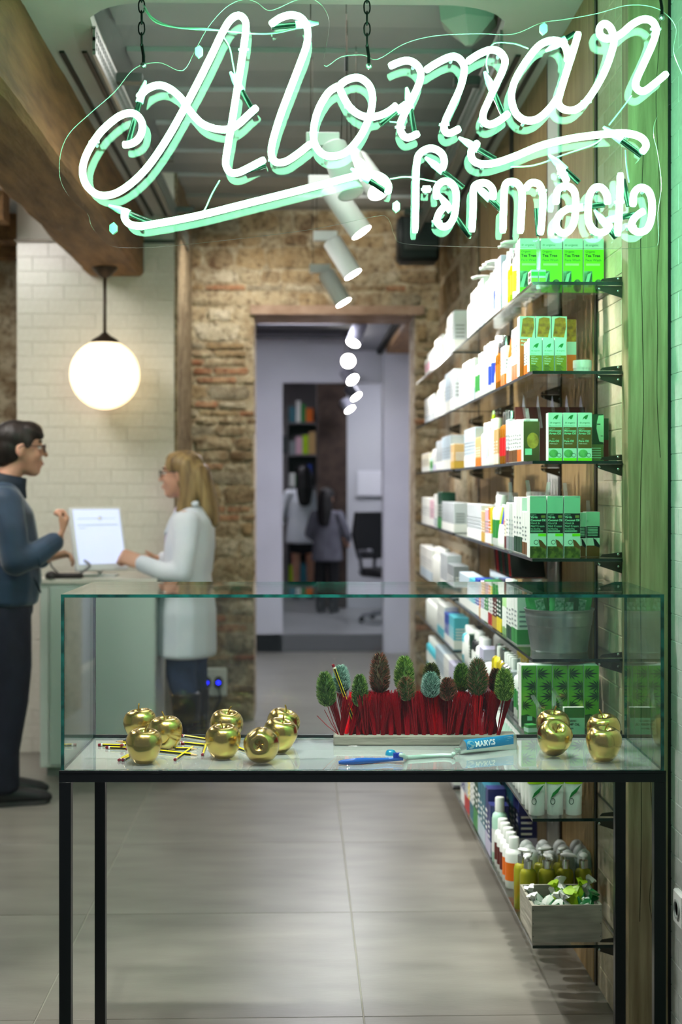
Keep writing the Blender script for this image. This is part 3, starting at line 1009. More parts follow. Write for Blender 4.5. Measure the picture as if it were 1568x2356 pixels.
for (a, b2, lift, lab) in pens:
    pa, pb2 = PZ(*zp(*a), zS), PZ(*zp(*b2), zS)
    zz = zS + 0.0034 + lift * 0.0066
    pa.z = pb2.z = zz
    d = (pb2 - pa).normalized()
    if 'sharpened' in lab:
        pa = pb2 - d * LP
    pencil(pa, pb2, lab)

# ------------------------------------------------------------------ broom head with red bristles carrying cactus-like plants
c = PZ(978, 1717, zS)
br = thing('broom_head', 'upturned wooden broom head with long dark red bristles', 'broom', (c.x, c.y + 0.006, zS), -TH)
BW_ = M('grey_broom_wood', (150, 146, 134), 0.7, noise=(8, .3, .7), c2=(112, 108, 98), stretch=(1, 10, 10), bump=(20, .2))
LB, DB, HB = 0.442, 0.062, 0.025
MB().cbox((-LB / 2, 0, 0), (LB / 2, DB, HB), 0.003).build('block', BW_, br)
REDS = [M('dark_red_bristle', (140, 4, 20), 0.45, spec=0.2), M('bright_red_bristle', (214, 6, 24), 0.4, spec=0.2)]
tufts = []
for v in range(6):
    m = MB()
    for k in range(34):
        a, r = rnd.uniform(0, 6.283), math.sqrt(rnd.random())
        bx, by = 0.0048 * r * math.cos(a), 0.0048 * r * math.sin(a)
        s_ = 0.0095 * r
        hgt = 0.100 + rnd.uniform(-0.006, 0.006)
        pts = [Vector((bx, by, 0)), Vector((bx + s_ * .45 * math.cos(a), by + s_ * .45 * math.sin(a), hgt * .5)), Vector((bx + s_ * math.cos(a) + rnd.uniform(-.002, .002), by + s_ * math.sin(a), hgt))]
        m.tube(pts, 0.00075, 4)
        m.mi[-1] = 0
    tufts.append((m.mesh('bristle_tuft', REDS[0]), None))
for v in range(3):
    tufts.append((tufts[v][0].copy(), None))
    tufts[-1][0].materials[0] = REDS[1]
for rr_ in range(4):
    nt2 = 20 if rr_ % 2 == 0 else 19
    for k in range(nt2):
        u = (k + (0.5 if rr_ % 2 else 0)) / 19.5
        x = -LB / 2 + 0.020 + u * (LB - 0.055)
        y = 0.008 + rr_ * 0.015
        red = rnd.random() < (0.12 if rr_ == 0 else 0.5)
        me = tufts[rnd.randrange(6, 9) if red else rnd.randrange(0, 6)][0]
        t = link('bristle_tuft', me, br, (x, y, HB - 0.002))
        t.rotation_euler = ((0.14 - rr_ * 0.09), (u - 0.5) * 0.55, rnd.uniform(0, 6.28))
m = MB()
for (dx, dz) in ((-0.052, 0.048), (-0.034, 0.062), (-0.026, 0.07)):
    m.tube([(-LB / 2 + 0.012, 0.01, HB), (-LB / 2 + 0.012 + dx * .5, 0.004, HB + dz * .45), (-LB / 2 + 0.012 + dx, 0.0, HB + dz)], 0.0008, 4)
m.build('stray_bristle', REDS[0], br)


def zq(u, v):
    return (680 + u / 2.8, 1460 + v / 2.8)


cacti = [  # top, bottom, width (zoom), tint, depth offset, label
    (185, 250, 205, 460, 125, 'green', 0.0, 'fuzzy green cactus cone at the left end of the bristles'),
    (290, 205, 296, 372, 112, 'frost', 0.045, 'frosted blue-green cactus cone behind the upright pencil'),
    (412, 266, 415, 462, 108, 'green', 0.0, 'short green cactus cone third from the left'),
    (540, 128, 540, 372, 132, 'red', 0.03, 'tallest reddish-brown cactus cone left of the middle'),
    (700, 150, 696, 360, 130, 'lime', 0.035, 'tall bright green cactus cone in the middle'),
    (710, 278, 716, 425, 118, 'redgreen', 0.002, 'low red-tipped cactus cone in front of the tall bright green one'),
    (870, 192, 876, 330, 112, 'olive', 0.045, 'olive cactus cone behind the frosted one right of the middle'),
    (870, 253, 868, 405, 126, 'frost', 0.005, 'frosted teal cactus cone at the front right of the middle'),
    (980, 287, 978, 425, 112, 'red', 0.0, 'small reddish-brown cactus cone between frosted and tall right ones'),
    (1068, 194, 1066, 365, 108, 'lime', 0.045, 'bright green cactus cone behind the tall right one'),
    (1172, 164, 1166, 392, 138, 'redgreen', 0.01, 'tall green cactus cone flecked with red on the right'),
    (1288, 226, 1285, 365, 92, 'red', 0.045, 'slim reddish cactus cone half hidden at the right end'),
    (1345, 228, 1342, 425, 126, 'lime', 0.0, 'bright green cactus cone at the right end of the bristles'),
]
CTINT = {'green': ((58, 92, 34), (120, 150, 70)), 'frost': ((70, 104, 92), (178, 206, 196)), 'red': ((84, 70, 42), (158, 88, 72)), 'lime': ((86, 122, 40), (170, 196, 96)),
         'redgreen': ((76, 98, 46), (164, 110, 86)), 'olive': ((78, 84, 38), (140, 130, 70))}
for ci, (tu, tv, bu, bv, wd, tint, off, lab) in enumerate(cacti):
    top2, bot2 = zq(tu, tv), zq(bu, bv)
    d0 = F * (CH - zS) / (1717 - HY) + 0.012 + off
    pt, pbm = P(top2[0], top2[1], d0), P(bot2[0], bot2[1], d0)
    hgt = (pt - pbm).length
    rad = wd / 2.8 / F * d0 / 2
    t = thing('cactus_cone', lab, 'cactus', pbm, 0, 'cactus cones stuck in the broom')
    t.rotation_euler = (pt - pbm).to_track_quat('Z', 'Y').to_euler()
    prof = [(0.35, 0), (0.72, 0.06), (0.90, 0.18), (0.94, 0.32), (0.90, 0.50), (0.80, 0.66), (0.62, 0.82), (0.40, 0.93), (0.15, 0.985)]
    cd, cl = CTINT[tint]
    core = MB().lathe([(r * rad * 0.86, h * hgt) for r, h in prof], 14)
    core.build('core', M('cactus_core_' + tint, cd, 0.8, noise=(60, .3, .7), c2=tuple(v * 0.6 for v in cd)), t, True)
    nd = MB()
    N = 900
    for k in range(N):
        h = min(max((k + rnd.uniform(-12, 12)) / N, 0), 1)
        a = k * 2.39996 + rnd.uniform(-.5, .5)
        # radius at height h
        for q in range(len(prof) - 1):
            if prof[q][1] <= h <= prof[q + 1][1] or q == len(prof) - 2:
                f_ = (h - prof[q][1]) / max(prof[q + 1][1] - prof[q][1], 1e-6)
                r = prof[q][0] + (prof[q + 1][0] - prof[q][0]) * min(max(f_, 0), 1)
                break
        r *= rad * 0.84
        ca, sa = math.cos(a), math.sin(a)
        base_ = Vector((r * ca, r * sa, h * hgt))
        dirv = Vector((ca, sa, 0.75 + 1.6 * max(0, h - 0.7))).normalized()
        side = Vector((-sa, ca, 0)) * 0.0013
        upv = dirv.cross(side.normalized()) * 0.0011
        ln = rad * rnd.uniform(0.24, 0.40) + 0.0016
        nd.add([base_ + side, base_ - side * 0.5 + upv, base_ - side * 0.5 - upv, base_ + dirv * ln], [(0, 1, 3), (1, 2, 3), (2, 0, 3)])
        nd.mi[-3:] = [rnd.random() < 0.4] * 3
    nd.mi = [int(v) for v in nd.mi]
    nd.build('needles', [M('cactus_needle_' + tint, cd if tint != 'frost' else (120, 158, 146), 0.6), M('cactus_needle_tip_' + tint, cl, 0.6)], t, fix=False)
# pencil stuck upright in the bristles
d0 = F * (CH - zS) / (1717 - HY) + 0.02
a, b2 = P(*zq(238, 190), d0), P(*zq(345, 480), d0 + 0.005)
pencil(a, b2, 'yellow and black pencil stuck upright among the red bristles', group='pencil in the broom')

# ------------------------------------------------------------------ toothbrush, paste, tube and cap


def zt(u, v):
    return (760 + u / 3.4087, 1660 + v / 3.4087)


def on(u, v, z=zS):
    return PZ(*zt(u, v), z)


tb = thing('toothbrush', 'blue toothbrush lying on the glass with paste on its head', 'toothbrush', on(300, 318))
BLU = M('blue_toothbrush_plastic', (36, 96, 190), 0.2, coat=0.4)
pth = catmull([on(62, 322, zS + .006), on(110, 318, zS + .007), on(200, 312, zS + .008), on(290, 308, zS + .0075), on(370, 304, zS + .007), on(440, 300, zS + .007), on(500, 296, zS + .008), on(560, 292, zS + .009)], 4)
k_ = len(pth)
rad = [0.0035 + 0.004 * math.sin(min(1, i / (k_ * .45)) * 2.2) ** 1 if i < k_ * .5 else 0.0058 - 0.002 * (i - k_ * .5) / (k_ * .5) for i in range(k_)]
MB().tube(pth, rad, 10).build('handle', BLU, tb, True, world=True)
hd = on(540, 292, zS + .010)
MB().box((hd.x - 0.014, hd.y - 0.006, hd.z - 0.003), (hd.x + 0.008, hd.y + 0.006, hd.z + 0.003)).build('brush_head', BLU, tb, world=True)
m = MB()
for i in range(9):
    for j in range(5):
        q = Vector((hd.x - 0.013 + i * 0.0024, hd.y - 0.005 + j * 0.0025, hd.z + 0.003))
        m.tube([q, q + Vector((rnd.uniform(-.0006, .0006), 0, 0.010))], 0.0009, 5)
m.build('bristles', M('blue_bristle', (30, 70, 200), 0.35), tb, world=True)
PASTE = M('mint_toothpaste', (206, 232, 222), 0.25, coat=0.3)
ps = catmull([on(548, 262, zS + .021), on(572, 268, zS + .017), on(585, 282, zS + .011), on(600, 282, zS + .0055), on(680, 277, zS + .005), on(780, 270, zS + .005), on(880, 265, zS + .005), on(950, 266, zS + .006), on(966, 248, zS + .012)], 5)
pa_ = MB().tube(ps, 0.0048, 10).build('toothpaste_strand', PASTE, None, True)
tag(pa_, 'pale mint strand of toothpaste squeezed from tube to brush', 'toothpaste')
cp = thing('screw_cap', 'small teal screw cap lying behind the toothbrush head', 'cap', on(472, 262))
mm = MB()
rs = []
for (r, z_) in ((0.0125, 0), (0.0125, 0.002), (0.0115, 0.006), (0.0085, 0.011), (0.0075, 0.0115)):
    rs.append([((r * (1 + 0.04 * math.cos(12 * a))) * math.cos(a), (r * (1 + 0.04 * math.cos(12 * a))) * math.sin(a), z_) for a in [2 * math.pi * i / 36 for i in range(36)]])
mm.rings(rs)
mm.build('cap_shell', M('teal_cap', (12, 126, 164), 0.3), cp, 40)
# tube: nozzle at left, crimp at right, lying on the glass
na, nb = on(975, 262), on(1455, 218)
dv = (nb - na)
Lt = dv.length
tt = thing('toothpaste_tube', 'silver toothpaste tube with a blue lettered band, squeezed out to the left', 'toothpaste tube', na)
tt.rotation_euler = (0, 0, math.atan2(dv.y, dv.x))
ALU = M('tube_aluminium', (206, 214, 210), 0.28, 0.85, bump=(30, .1))
BAND = M('tube_blue_band', (24, 128, 180), 0.3)
sec = [(0.012, 0.006, 0.010), (0.016, 0.010, 0.012), (0.022, 0.016, 0.0165), (0.05, 0.0155, 0.0168), (0.09, 0.0115, 0.0172), (0.125, 0.0065, 0.0176), (Lt - 0.008, 0.0012, 0.018), (Lt, 0.0012, 0.018)]


def tsec(x, hy, hz, a0=0, a1=2 * math.pi, n=20, s=1.0):
    return [(x, hy * s * math.cos(a0 + (a1 - a0) * i / n), hz + hz * s * math.sin(a0 + (a1 - a0) * i / n)) for i in range(n + (0 if a1 - a0 > 6.2 else 1))]


MB().rings([tsec(*s_) for s_ in sec]).build('tube_body', ALU, tt, 40)
m = MB()
m.tube([(-0.002, 0, 0.010), (0.004, 0, 0.010), (0.012, 0, 0.010)], 0.0055, 12)
for k in range(3):
    m.tube([(0.001 + k * .004, 0, 0.010), (0.003 + k * .004, 0, 0.010)], 0.0063, 12)
m.build('nozzle', ALU, tt, 40)
bs = [s_ for s_ in sec if 0.02 < s_[0] < Lt - 0.004]
band = MB().rings([tsec(s_[0], s_[1], s_[2], math.pi * 0.42, math.pi * 1.08, 10, 1.014) for s_ in bs], False, False, closed=False)
bo = band.build('blue_band', BAND, tt, True, fix=False)
lm = text_mesh('MARVIS', 0.017, M('tube_lettering', (226, 240, 246), 0.35), bold=0.0006)


def drape(me, xo, a_mid, s=1.07):
    me = me.copy()
    for v in me.vertices:
        x = xo + v.co.x
        for q in range(len(sec) - 1):
            if sec[q][0] <= x <= sec[q + 1][0]:
                f_ = (x - sec[q][0]) / (sec[q + 1][0] - sec[q][0])
                hy_, hz_ = (sec[q][i] + f_ * (sec[q + 1][i] - sec[q][i]) for i in (1, 2))
        a = a_mid - (v.co.z - 0.006) / 0.0165
        v.co = Vector((x, hy_ * s * math.cos(a), hz_ + hz_ * s * math.sin(a)))
    return me


link('lettering', drape(lm, 0.046, math.pi * 0.86), tt)
em = MB()
for (sx_, mt) in ((1.0, 0),):
    em.add([(0.034 + 0.010 * math.cos(a), 0, 0.006 + 0.010 * math.sin(a)) for a in [2 * math.pi * i / 16 for i in range(16)]], [tuple(range(16))])
e_ = em.mesh('crest', M('tube_crest', (150, 190, 210), 0.3, 0.6))
link('crest', drape(e_, 0.0, math.pi * 0.86, 1.05), tt)
sm_ = text_mesh('AQUATIC MINT', 0.004, M('tube_small_print', (60, 90, 110), 0.4))
link('small_lettering', drape(sm_, 0.06, math.pi * 1.2, 1.02), tt)
# ------------------------------------------------------------------ glass shelves on the right-hand wall
XF = 0.608
ZS = [CH - (y - HY) / F * 3.715 for y in (646, 852, 1060, 1286, 1518, 1700, 1887, 2180)]     # top faces, top shelf first
SN = ['top', 'second', 'third', 'fourth', 'fifth', 'sixth', 'seventh', 'lowest']
BAYS = [(3.715, 5.60), (5.66, 7.45)]
SHG = pane_mat('shelf_glass', (0.965, 0.98, 0.975), 0.035)
SHE = M('shelf_glass_edge', (18, 34, 30), 0.15, spec=0.8)
BRK = M('shelf_bracket_steel', (70, 66, 58), 0.35, 0.75)
SCR = M('bracket_screw', (190, 196, 190), 0.2, 1.0)
bl = MB()                                           # lower plate, tapering away from the wall
bl.rings([[(0.070, 0, -0.014), (0.062, 0, -0.020), (0, 0, -0.040), (0, 0, -0.009), (0.070, 0, -0.009)], [(0.070, .004, -0.014), (0.062, .004, -0.020), (0, .004, -0.040), (0, .004, -0.009), (0.070, .004, -0.009)]])
bl.rings([[(0.058, 0, 0.003), (0, 0, 0.001), (0, 0, 0.016), (0.052, 0, 0.010)], [(0.058, .004, 0.003), (0, .004, 0.001), (0, .004, 0.016), (0.052, .004, 0.010)]])
bl.v = [(-p[0], p[1], p[2]) for p in bl.v]
br_me = bl.mesh('bracket', BRK)
sc_ = MB()
for (x, z_) in ((-0.060, -0.016), (-0.010, -0.022), (-0.010, 0.010)):
    sc_.ell((x, -0.001, z_), (0.004, 0.0025, 0.004), 10, 6)
sc_me = sc_.mesh('screw', SCR)
shade(sc_me)
for bi, (ya, yb) in enumerate(BAYS):
    for si, z in enumerate(ZS):
        t = thing('glass_shelf', '%s clear glass shelf of the %s bay on the right wall' % (SN[si], ('near', 'far')[bi]), 'shelf', (XW, ya, z), 0, 'glass wall shelves')
        MB().box((XF - XW, 0, -0.008), (-0.002, yb - ya, 0), [0, 0, 1, 1, 1, 1]).build('glass_sheet', [SHG, SHE], t)
        for y in ((0.012, 0.86, yb - ya - 0.02)):
            b_ = link('bracket', br_me, t, (-0.001, y, 0))
            link('screw', sc_me, b_)

# ------------------------------------------------------------------ product kinds
PC = {'white': (240, 240, 236), 'cream': (236, 228, 206), 'pale grey': (206, 212, 216), 'pale blue': (190, 206, 218), 'lilac': (196, 190, 216), 'pink': (226, 180, 196),
      'green': (52, 140, 66), 'dark green': (22, 70, 48), 'light green': (176, 216, 150), 'lime': (176, 216, 24), 'yellow': (238, 214, 30), 'amber': (206, 128, 24),
      'orange': (232, 112, 26), 'red': (190, 28, 34), 'maroon': (96, 36, 34), 'brown': (110, 72, 34), 'tan': (206, 168, 112), 'blue': (38, 70, 168), 'navy': (50, 56, 112),
      'teal': (48, 110, 128), 'turquoise': (80, 186, 204), 'black': (26, 28, 30), 'silver': (200, 204, 204), 'grey': (140, 146, 150), 'gold': (198, 160, 62), 'mint': (188, 226, 206)}


def pmat(c, gloss=0.35):
    if c == 'silver':
        return M('pack_silver', PC[c], 0.2, 1.0)
    return M('pack_' + c.replace(' ', '_'), PC[c], gloss)


def cmat(c):
    return M('liquid_' + c.replace(' ', '_'), PC[c], 0.05, trans=0.55, ior=1.3)


PRO = {}


def carton(w, d, h, base, bands=(), lines=None):
    key = ('carton', w, d, h, base, tuple(bands), lines)
    if key not in PRO:
        parts = [('box_body', MB().cbox((-w / 2, -d / 2, 0), (w / 2, d / 2, h), 0.0012).mesh('box_body', pmat(base)))]
        for (a, b_, c) in bands:
            e_ = 0.0003
            parts.append(('printed_band', MB().box((-w / 2 - e_, -d / 2 - e_, a * h), (w / 2 + e_, d / 2 + e_, b_ * h)).mesh('printed_band', pmat(c))))
        if lines:
            m = MB()
            r_ = random.Random(str(key))
            for k in range(4):
                zz = h * (0.62 - k * 0.09)
                l_ = w * r_.uniform(0.35, 0.75)
                m.box((-w * 0.38, -d / 2 - 0.0008, zz), (-w * 0.38 + l_, -d / 2 - 0.0003, zz + h * 0.035))
                m.box((-w / 2 - 0.0008, d * 0.38 - d * r_.uniform(.35, .75), zz), (-w / 2 - 0.0003, d * 0.38, zz + h * 0.035))
                m.box((w / 2 + 0.0003, -d * 0.38, zz), (w / 2 + 0.0008, -d * 0.38 + d * 0.6, zz + h * 0.035))
            parts.append(('printed_lines', m.mesh('printed_lines', pmat(lines))))
        PRO[key] = parts
    return PRO[key]


def bottle(r, h, body, cap, label=None, clear=False, capr=0.6, caph=0.22, n=16):
    key = ('bottle', r, h, body, cap, label, clear, capr, caph)
    if key not in PRO:
        hb = h * (1 - caph)
        me = MB().lathe([(r * .92, 0), (r, 0.004), (r, hb * 0.86), (r * .9, hb * 0.94), (r * capr * .9, hb), (r * capr * .8, hb + 0.001)], n).mesh('bottle_body', cmat(body) if clear else pmat(body, 0.25))
        shade(me, 40)
        c = MB().lathe([(r * capr, hb), (r * capr, h - 0.003), (r * capr * .9, h)], n).mesh('cap', pmat(cap, 0.25))
        shade(c, 40)
        parts = [('bottle_body', me), ('cap', c)]
        if label:
            l_ = MB().lathe([(r * 1.012, hb * .2), (r * 1.012, hb * .66)], n, cap0=False, cap1=False).mesh('label', pmat(label))
            shade(l_)
            parts.append(('label', l_))
        PRO[key] = parts
    return PRO[key]


def pump(r, h, body, head, collar='white', clear=False, label=None):
    key = ('pump', r, h, body, head, collar, clear, label)
    if key not in PRO:
        hb = h * 0.74
        me = MB().lathe([(r * .92, 0), (r, 0.004), (r, hb * 0.88), (r * .86, hb * 0.96), (r * .45, hb)], 16).mesh('bottle_body', cmat(body) if clear else pmat(body, 0.25))
        shade(me, 45)
        co = MB().lathe([(r * .52, hb), (r * .52, hb + h * .12), (r * .3, hb + h * .125), (r * .16, hb + h * .13), (r * .16, h * .93)], 14).mesh('collar', pmat(collar, 0.2))
        shade(co, 40)
        hd_ = MB()
        hd_.ell((0, -r * .35, h * .95), (r * .5, r * .95, h * .035), 14, 8)
        hd_.tube([(0, -r * .9, h * .945), (0, -r * 1.45, h * .925)], r * .16, 8)
        hm = hd_.mesh('pump_head', pmat(head, 0.25))
        shade(hm)
        parts = [('bottle_body', me), ('collar', co), ('pump_head', hm)]
        if label:
            l_ = MB().lathe([(r * 1.012, hb * .15), (r * 1.012, hb * .6)], 16, cap0=False, cap1=False).mesh('label', pmat(label))
            shade(l_)
            parts.append(('label', l_))
        PRO[key] = parts
    return PRO[key]


def tube_(r, h, body, cap, band=None):
    key = ('tube', r, h, body, cap, band)
    if key not in PRO:
        n = 18
        def ring(k, z):
            ry = r * (1 - k) + 0.001 * k
            rx = r * (1 + 0.28 * k)
            return [(rx * math.cos(2 * math.pi * i / n), ry * math.sin(2 * math.pi * i / n), z) for i in range(n)]
        hc = h * 0.16
        me = MB().rings([ring(0, hc), ring(0.05, h * .3), ring(0.45, h * .65), ring(0.9, h * .93), ring(1, h * .95), ring(1, h)]).mesh('tube_body', pmat(body, 0.3))
        shade(me, 40)
        c = MB().lathe([(r * .95, 0), (r * 1.0, 0.003), (r * 1.0, hc)], n).mesh('cap', pmat(cap, 0.3))
        shade(c, 40)
        parts = [('tube_body', me), ('cap', c)]
        if band:
            def rs_(k, z):
                return [((p[0]) * 1.02, p[1] * 1.03 + (0.0004 if p[1] > 0 else -0.0004), p[2]) for p in ring(k, z)]
            b_ = MB().rings([rs_(0.32, h * .54), rs_(0.45, h * .65), rs_(0.66, h * .78), rs_(0.9, h * .93)], False, False).mesh('printed_band', pmat(band))
            shade(b_)
            parts.append(('printed_band', b_))
        PRO[key] = parts
    return PRO[key]


def jar(r, h, body, cap):
    key = ('jar', r, h, body, cap)
    if key not in PRO:
        a = MB().lathe([(r * .9, 0), (r * .95, 0.003), (r * .95, h * .55)], 20).mesh('jar_body', pmat(body, 0.3))
        c = MB().lathe([(r, h * .55), (r, h * .95), (r * .95, h)], 20).mesh('lid', pmat(cap, 0.3))
        shade(a, 40)
        shade(c, 40)
        PRO[key] = [('jar_body', a), ('lid', c)]
    return PRO[key]


def place(name, parts, loc, rotz, label, cat, group):
    t = thing(name, label, cat, loc, rotz, group)
    for n_, me in parts:
        link(n_, me, t)
    return t


ORD = ['first', 'second', 'third', 'fourth', 'fifth', 'sixth', 'seventh', 'eighth', 'ninth', 'tenth', 'eleventh', 'twelfth', 'thirteenth', 'fourteenth', 'fifteenth', 'sixteenth',
       'seventeenth', 'eighteenth', 'nineteenth', 'twentieth', '21st', '22nd', '23rd', '24th', '25th', '26th', '27th', '28th', '29th', '30th', '31st', '32nd', '33rd', '34th', '35th', '36th', '37th', '38th', '39th', '40th']
KIND = {'C': ('carton', 'carton'), 'B': ('bottle', 'bottle'), 'P': ('pump_bottle', 'pump bottle'), 'T': ('tube', 'tube'), 'J': ('jar', 'jar'), 'G': ('bottle', 'bottle')}


def make(code):
    """code: kind/base/accent/width mm/height mm -> (parts, footprint along the shelf, name, description)"""
    k, base, acc, w_, h_ = code.split('/')
    w_, h_ = float(w_) / 1000, float(h_) / 1000
    acc = acc or None
    if k == 'C':
        parts = carton(w_, min(w_ * 1.1, 0.06), h_, base, ((0.02, 0.3, acc),) if acc else (), 'grey' if base in ('white', 'cream', 'pale grey', 'pale blue', 'lilac', 'pink') else 'white')
    elif k == 'B':
        parts = bottle(w_ / 2, h_, base, 'white', acc)
    elif k == 'G':
        parts = bottle(w_ / 2, h_, base, 'silver', acc, True, 0.55, 0.24)
    elif k == 'P':
        parts = pump(w_ / 2, h_, base, 'white', 'white', False, acc)
    elif k == 'T':
        parts = tube_(w_ / 2 * .85, h_, base, 'white', acc)
    else:
        parts = jar(w_ / 2, h_, base, 'white')
    d = base + (' and ' + acc if acc else '') + ' ' + KIND[k][1]
    return parts, w_, KIND[k][0], d, KIND[k][1]


def row(si, bay, y0, codes, xoff=0.006, back=False, k=0):
    """one file of products along the aisle edge, near to far"""
    y = y0
    lst = []
    for c in codes:
        nrep = 1
        if '*' in c:
            c, r_ = c.split('*')
            nrep = int(r_)
        lst += [c] * nrep
    for c in lst:
        parts, w_, nm, d, cat = make(c)
        if y + w_ > BAYS[bay][1] - 0.01:
            break
        dep = min(w_ * 1.1, 0.06) if c[0] == 'C' else w_
        if back:
            lab = '%s, back row of %s shelf, %s from near end' % (d, SN[si], ORD[k])
        elif bay == 0:
            lab = '%s on %s glass shelf, %s from near end' % (d, SN[si], ORD[k])
        else:
            lab = '%s, %s shelf of far bay, %s back' % (d, SN[si], ORD[k])
        place(nm, parts, (XF + xoff + dep / 2, y + w_ / 2, ZS[si] + 0.0005), -math.pi / 2, lab, cat, '%s%s shelf of the %s bay' % ('back row of the ' if back else '', SN[si], ('near', 'far')[bay]))
        y += w_ + 0.003 + rnd.uniform(0, 0.004)
        k += 1


# near bay, aisle edge
row(0, 0, 3.985, ['C/light green/green/42/150', 'T/white/yellow/44/165', 'B/white/yellow/46/165', 'G/lime/yellow/46/158', 'G/yellow/lime/44/150', 'P/white//56/205', 'P/white//56/205', 'C/lilac/pale blue/62/172', 'C/lilac/pale blue/62/172', 'B/pale grey/blue/50/160',
                 'P/white/pale grey/70/196', 'P/white//74/200', 'P/white//74/200', 'C/white/pale grey/60/165*2', 'P/white//74/200', 'B/white//60/170*4'])
row(1, 0, 3.79, ['C/white/orange/32/90*3'])
row(1, 0, 3.968, ['C/white/orange/36/150*4', 'T/white/orange/40/150*3', 'C/white/orange/36/120*2', 'G/amber/orange/42/160', 'G/amber/orange/42/150*2', 'T/white/orange/40/150', 'B/white/blue/66/180', 'B/white/blue/66/170', 'B/white/lilac/66/175*3', 'B/white/green/60/160*2',
                 'C/white/pale blue/55/150*4', 'B/white//60/165*4'], k=3)
row(2, 0, 3.90, ['C/white/brown/36/118', 'C/white/orange/36/118*2', 'C/white/brown/34/122*4', 'C/pale grey/maroon/30/130*2', 'G/amber/red/46/160*3', 'C/tan/cream/52/112', 'C/tan/cream/50/112', 'B/white/pale grey/40/150*3', 'T/light green/lime/44/180', 'B/white/lilac/42/145*3', 'C/tan/orange/45/100*3', 'C/pale blue/white/50/140*6'])
row(3, 0, 3.84, ['C/white/brown/42/120', 'C/white/brown/42/120', 'C/white/dark green/44/158*3', 'C/white/grey/46/140*3', 'C/cream/maroon/40/130', 'T/white/lime/38/132', 'T/white/orange/38/132', 'T/white/blue/38/132', 'T/white/lime/38/132', 'B/white/green/50/160*2', 'C/yellow/white/36/120', 'C/orange/white/36/120', 'C/pink/white/36/112*2',
                 'C/tan/gold/46/104*2', 'C/pale grey/white/46/124*8'])
row(4, 0, 4.02, ['C/white/green/50/150*2', 'C/white/dark green/46/140*2', 'B/light green/white/50/170*2', 'C/dark green/yellow/46/150*2', 'C/maroon/gold/46/130*2', 'C/white/red/46/136*2', 'C/green/white/44/140*2', 'C/lilac/white/44/130*2', 'C/orange/tan/40/110', 'C/blue/white/50/130*2', 'C/turquoise/white/50/120*3', 'C/pale blue/white/50/120*6'])
row(5, 0, 3.915, ['C/white/green/44/140*2', 'B/white/green/46/150*2', 'C/grey/black/48/120', 'B/black/silver/44/150*2', 'B/silver/white/48/150*2', 'G/yellow/gold/52/150*2', 'B/yellow/white/52/150', 'G/yellow/gold/52/150', 'J/red/white/80/70*2', 'C/lilac/blue/50/110*2', 'B/white/pale grey/60/130*2', 'B/black/white/52/140*2', 'C/dark green/white/50/120', 'B/white//56/130*3', 'B/turquoise/white/60/130'])
row(6, 0, 3.955, ['T/white/lime/46/150*2', 'T/white/mint/46/150*8', 'B/white/mint/50/150*6', 'B/turquoise/white/54/150*2', 'C/orange/white/46/130*2', 'C/lilac/white/46/130*3', 'C/pale grey/white/50/130*4'])
row(7, 0, 4.23, ['B/white/orange/54/150*2', 'B/white/maroon/54/150*3', 'B/mint/white/50/205', 'C/navy/lilac/62/170', 'C/navy/lilac/62/210', 'C/teal/pale blue/60/200*2', 'C/teal/pale blue/64/220', 'C/dark green/green/60/230', 'C/dark green/green/60/230', 'C/white/teal/50/220*2', 'C/yellow/red/44/200', 'C/pale grey/red/50/190*2', 'C/navy/white/56/190*2'])
# near bay, back rows seen over and through the glass
row(0, 0, 4.02, ['B/cream/tan/60/150*4', 'C/cream/gold/60/150*4', 'B/white//66/160*5', 'C/white//60/150*6'], 0.12, True)
row(1, 0, 4.10, ['B/white//56/140*6', 'C/white/gold/56/130*8', 'B/white/pale grey/60/150*8'], 0.12, True)
row(3, 0, 4.06, ['C/pale grey/dark green/46/160*6', 'B/white/mint/56/170*5', 'C/grey/dark green/50/140*6', 'B/white//56/165*6'], 0.12, True)
row(4, 0, 4.10, ['C/light green/green/50/150*6', 'C/white/green/50/140*2'], 0.12, True)
row(5, 0, 4.02, ['C/white/green/46/150*4', 'B/white/silver/50/150*6', 'C/yellow/gold/52/140*4', 'B/white//56/130*10'], 0.12, True)
row(6, 0, 3.995, ['T/white/mint/48/150*10', 'B/white/mint/50/150*10', 'C/pale grey/white/50/130*10'], 0.10, True)
row(7, 0, 4.60, ['C/navy/lilac/62/200*2', 'C/teal/pale blue/64/215*4', 'C/dark green/green/60/220*4', 'C/teal/white/60/200*4'], 0.10, True)
# far bay
row(0, 1, 5.68, ['C/pale grey/white/70/165', 'C/white//60/165*3', 'B/white/cream/60/140*3', 'C/white/pale grey/62/120*5', 'B/white/pink/56/110*9'])
row(1, 1, 5.68, ['C/pale grey/white/70/165*2', 'C/pale blue/white/60/165*3', 'C/white//56/150*4', 'B/white//56/130*4', 'C/white/pale grey/50/120*9'])
row(2, 1, 5.68, ['C/tan/gold/60/100*2', 'C/pale blue/white/66/140*5', 'C/pale grey/white/60/130*4', 'C/white/lilac/50/100*3', 'B/mint/green/50/90*3', 'C/cream/white/56/90*7'])
row(3, 1, 5.68, ['C/pale grey/white/56/120*8', 'C/dark green/green/60/160*3', 'C/white/pale grey/50/150*3', 'C/pink/white/46/120*4', 'C/white//50/130*8'])
row(4, 1, 5.68, ['C/grey/pale grey/80/130*3', 'C/pale grey/white/70/160*4', 'B/white//60/170*6', 'C/white/pale blue/60/150*10'])
row(5, 1, 5.68, ['C/turquoise/white/60/130*3', 'C/blue/white/60/120*3', 'C/white/turquoise/56/140*5', 'B/white//56/140*10'])
row(6, 1, 5.68, ['C/lilac/white/60/150*3', 'C/white/turquoise/50/150*4', 'C/pale blue/white/56/150*6', 'B/turquoise/white/56/140*8'])
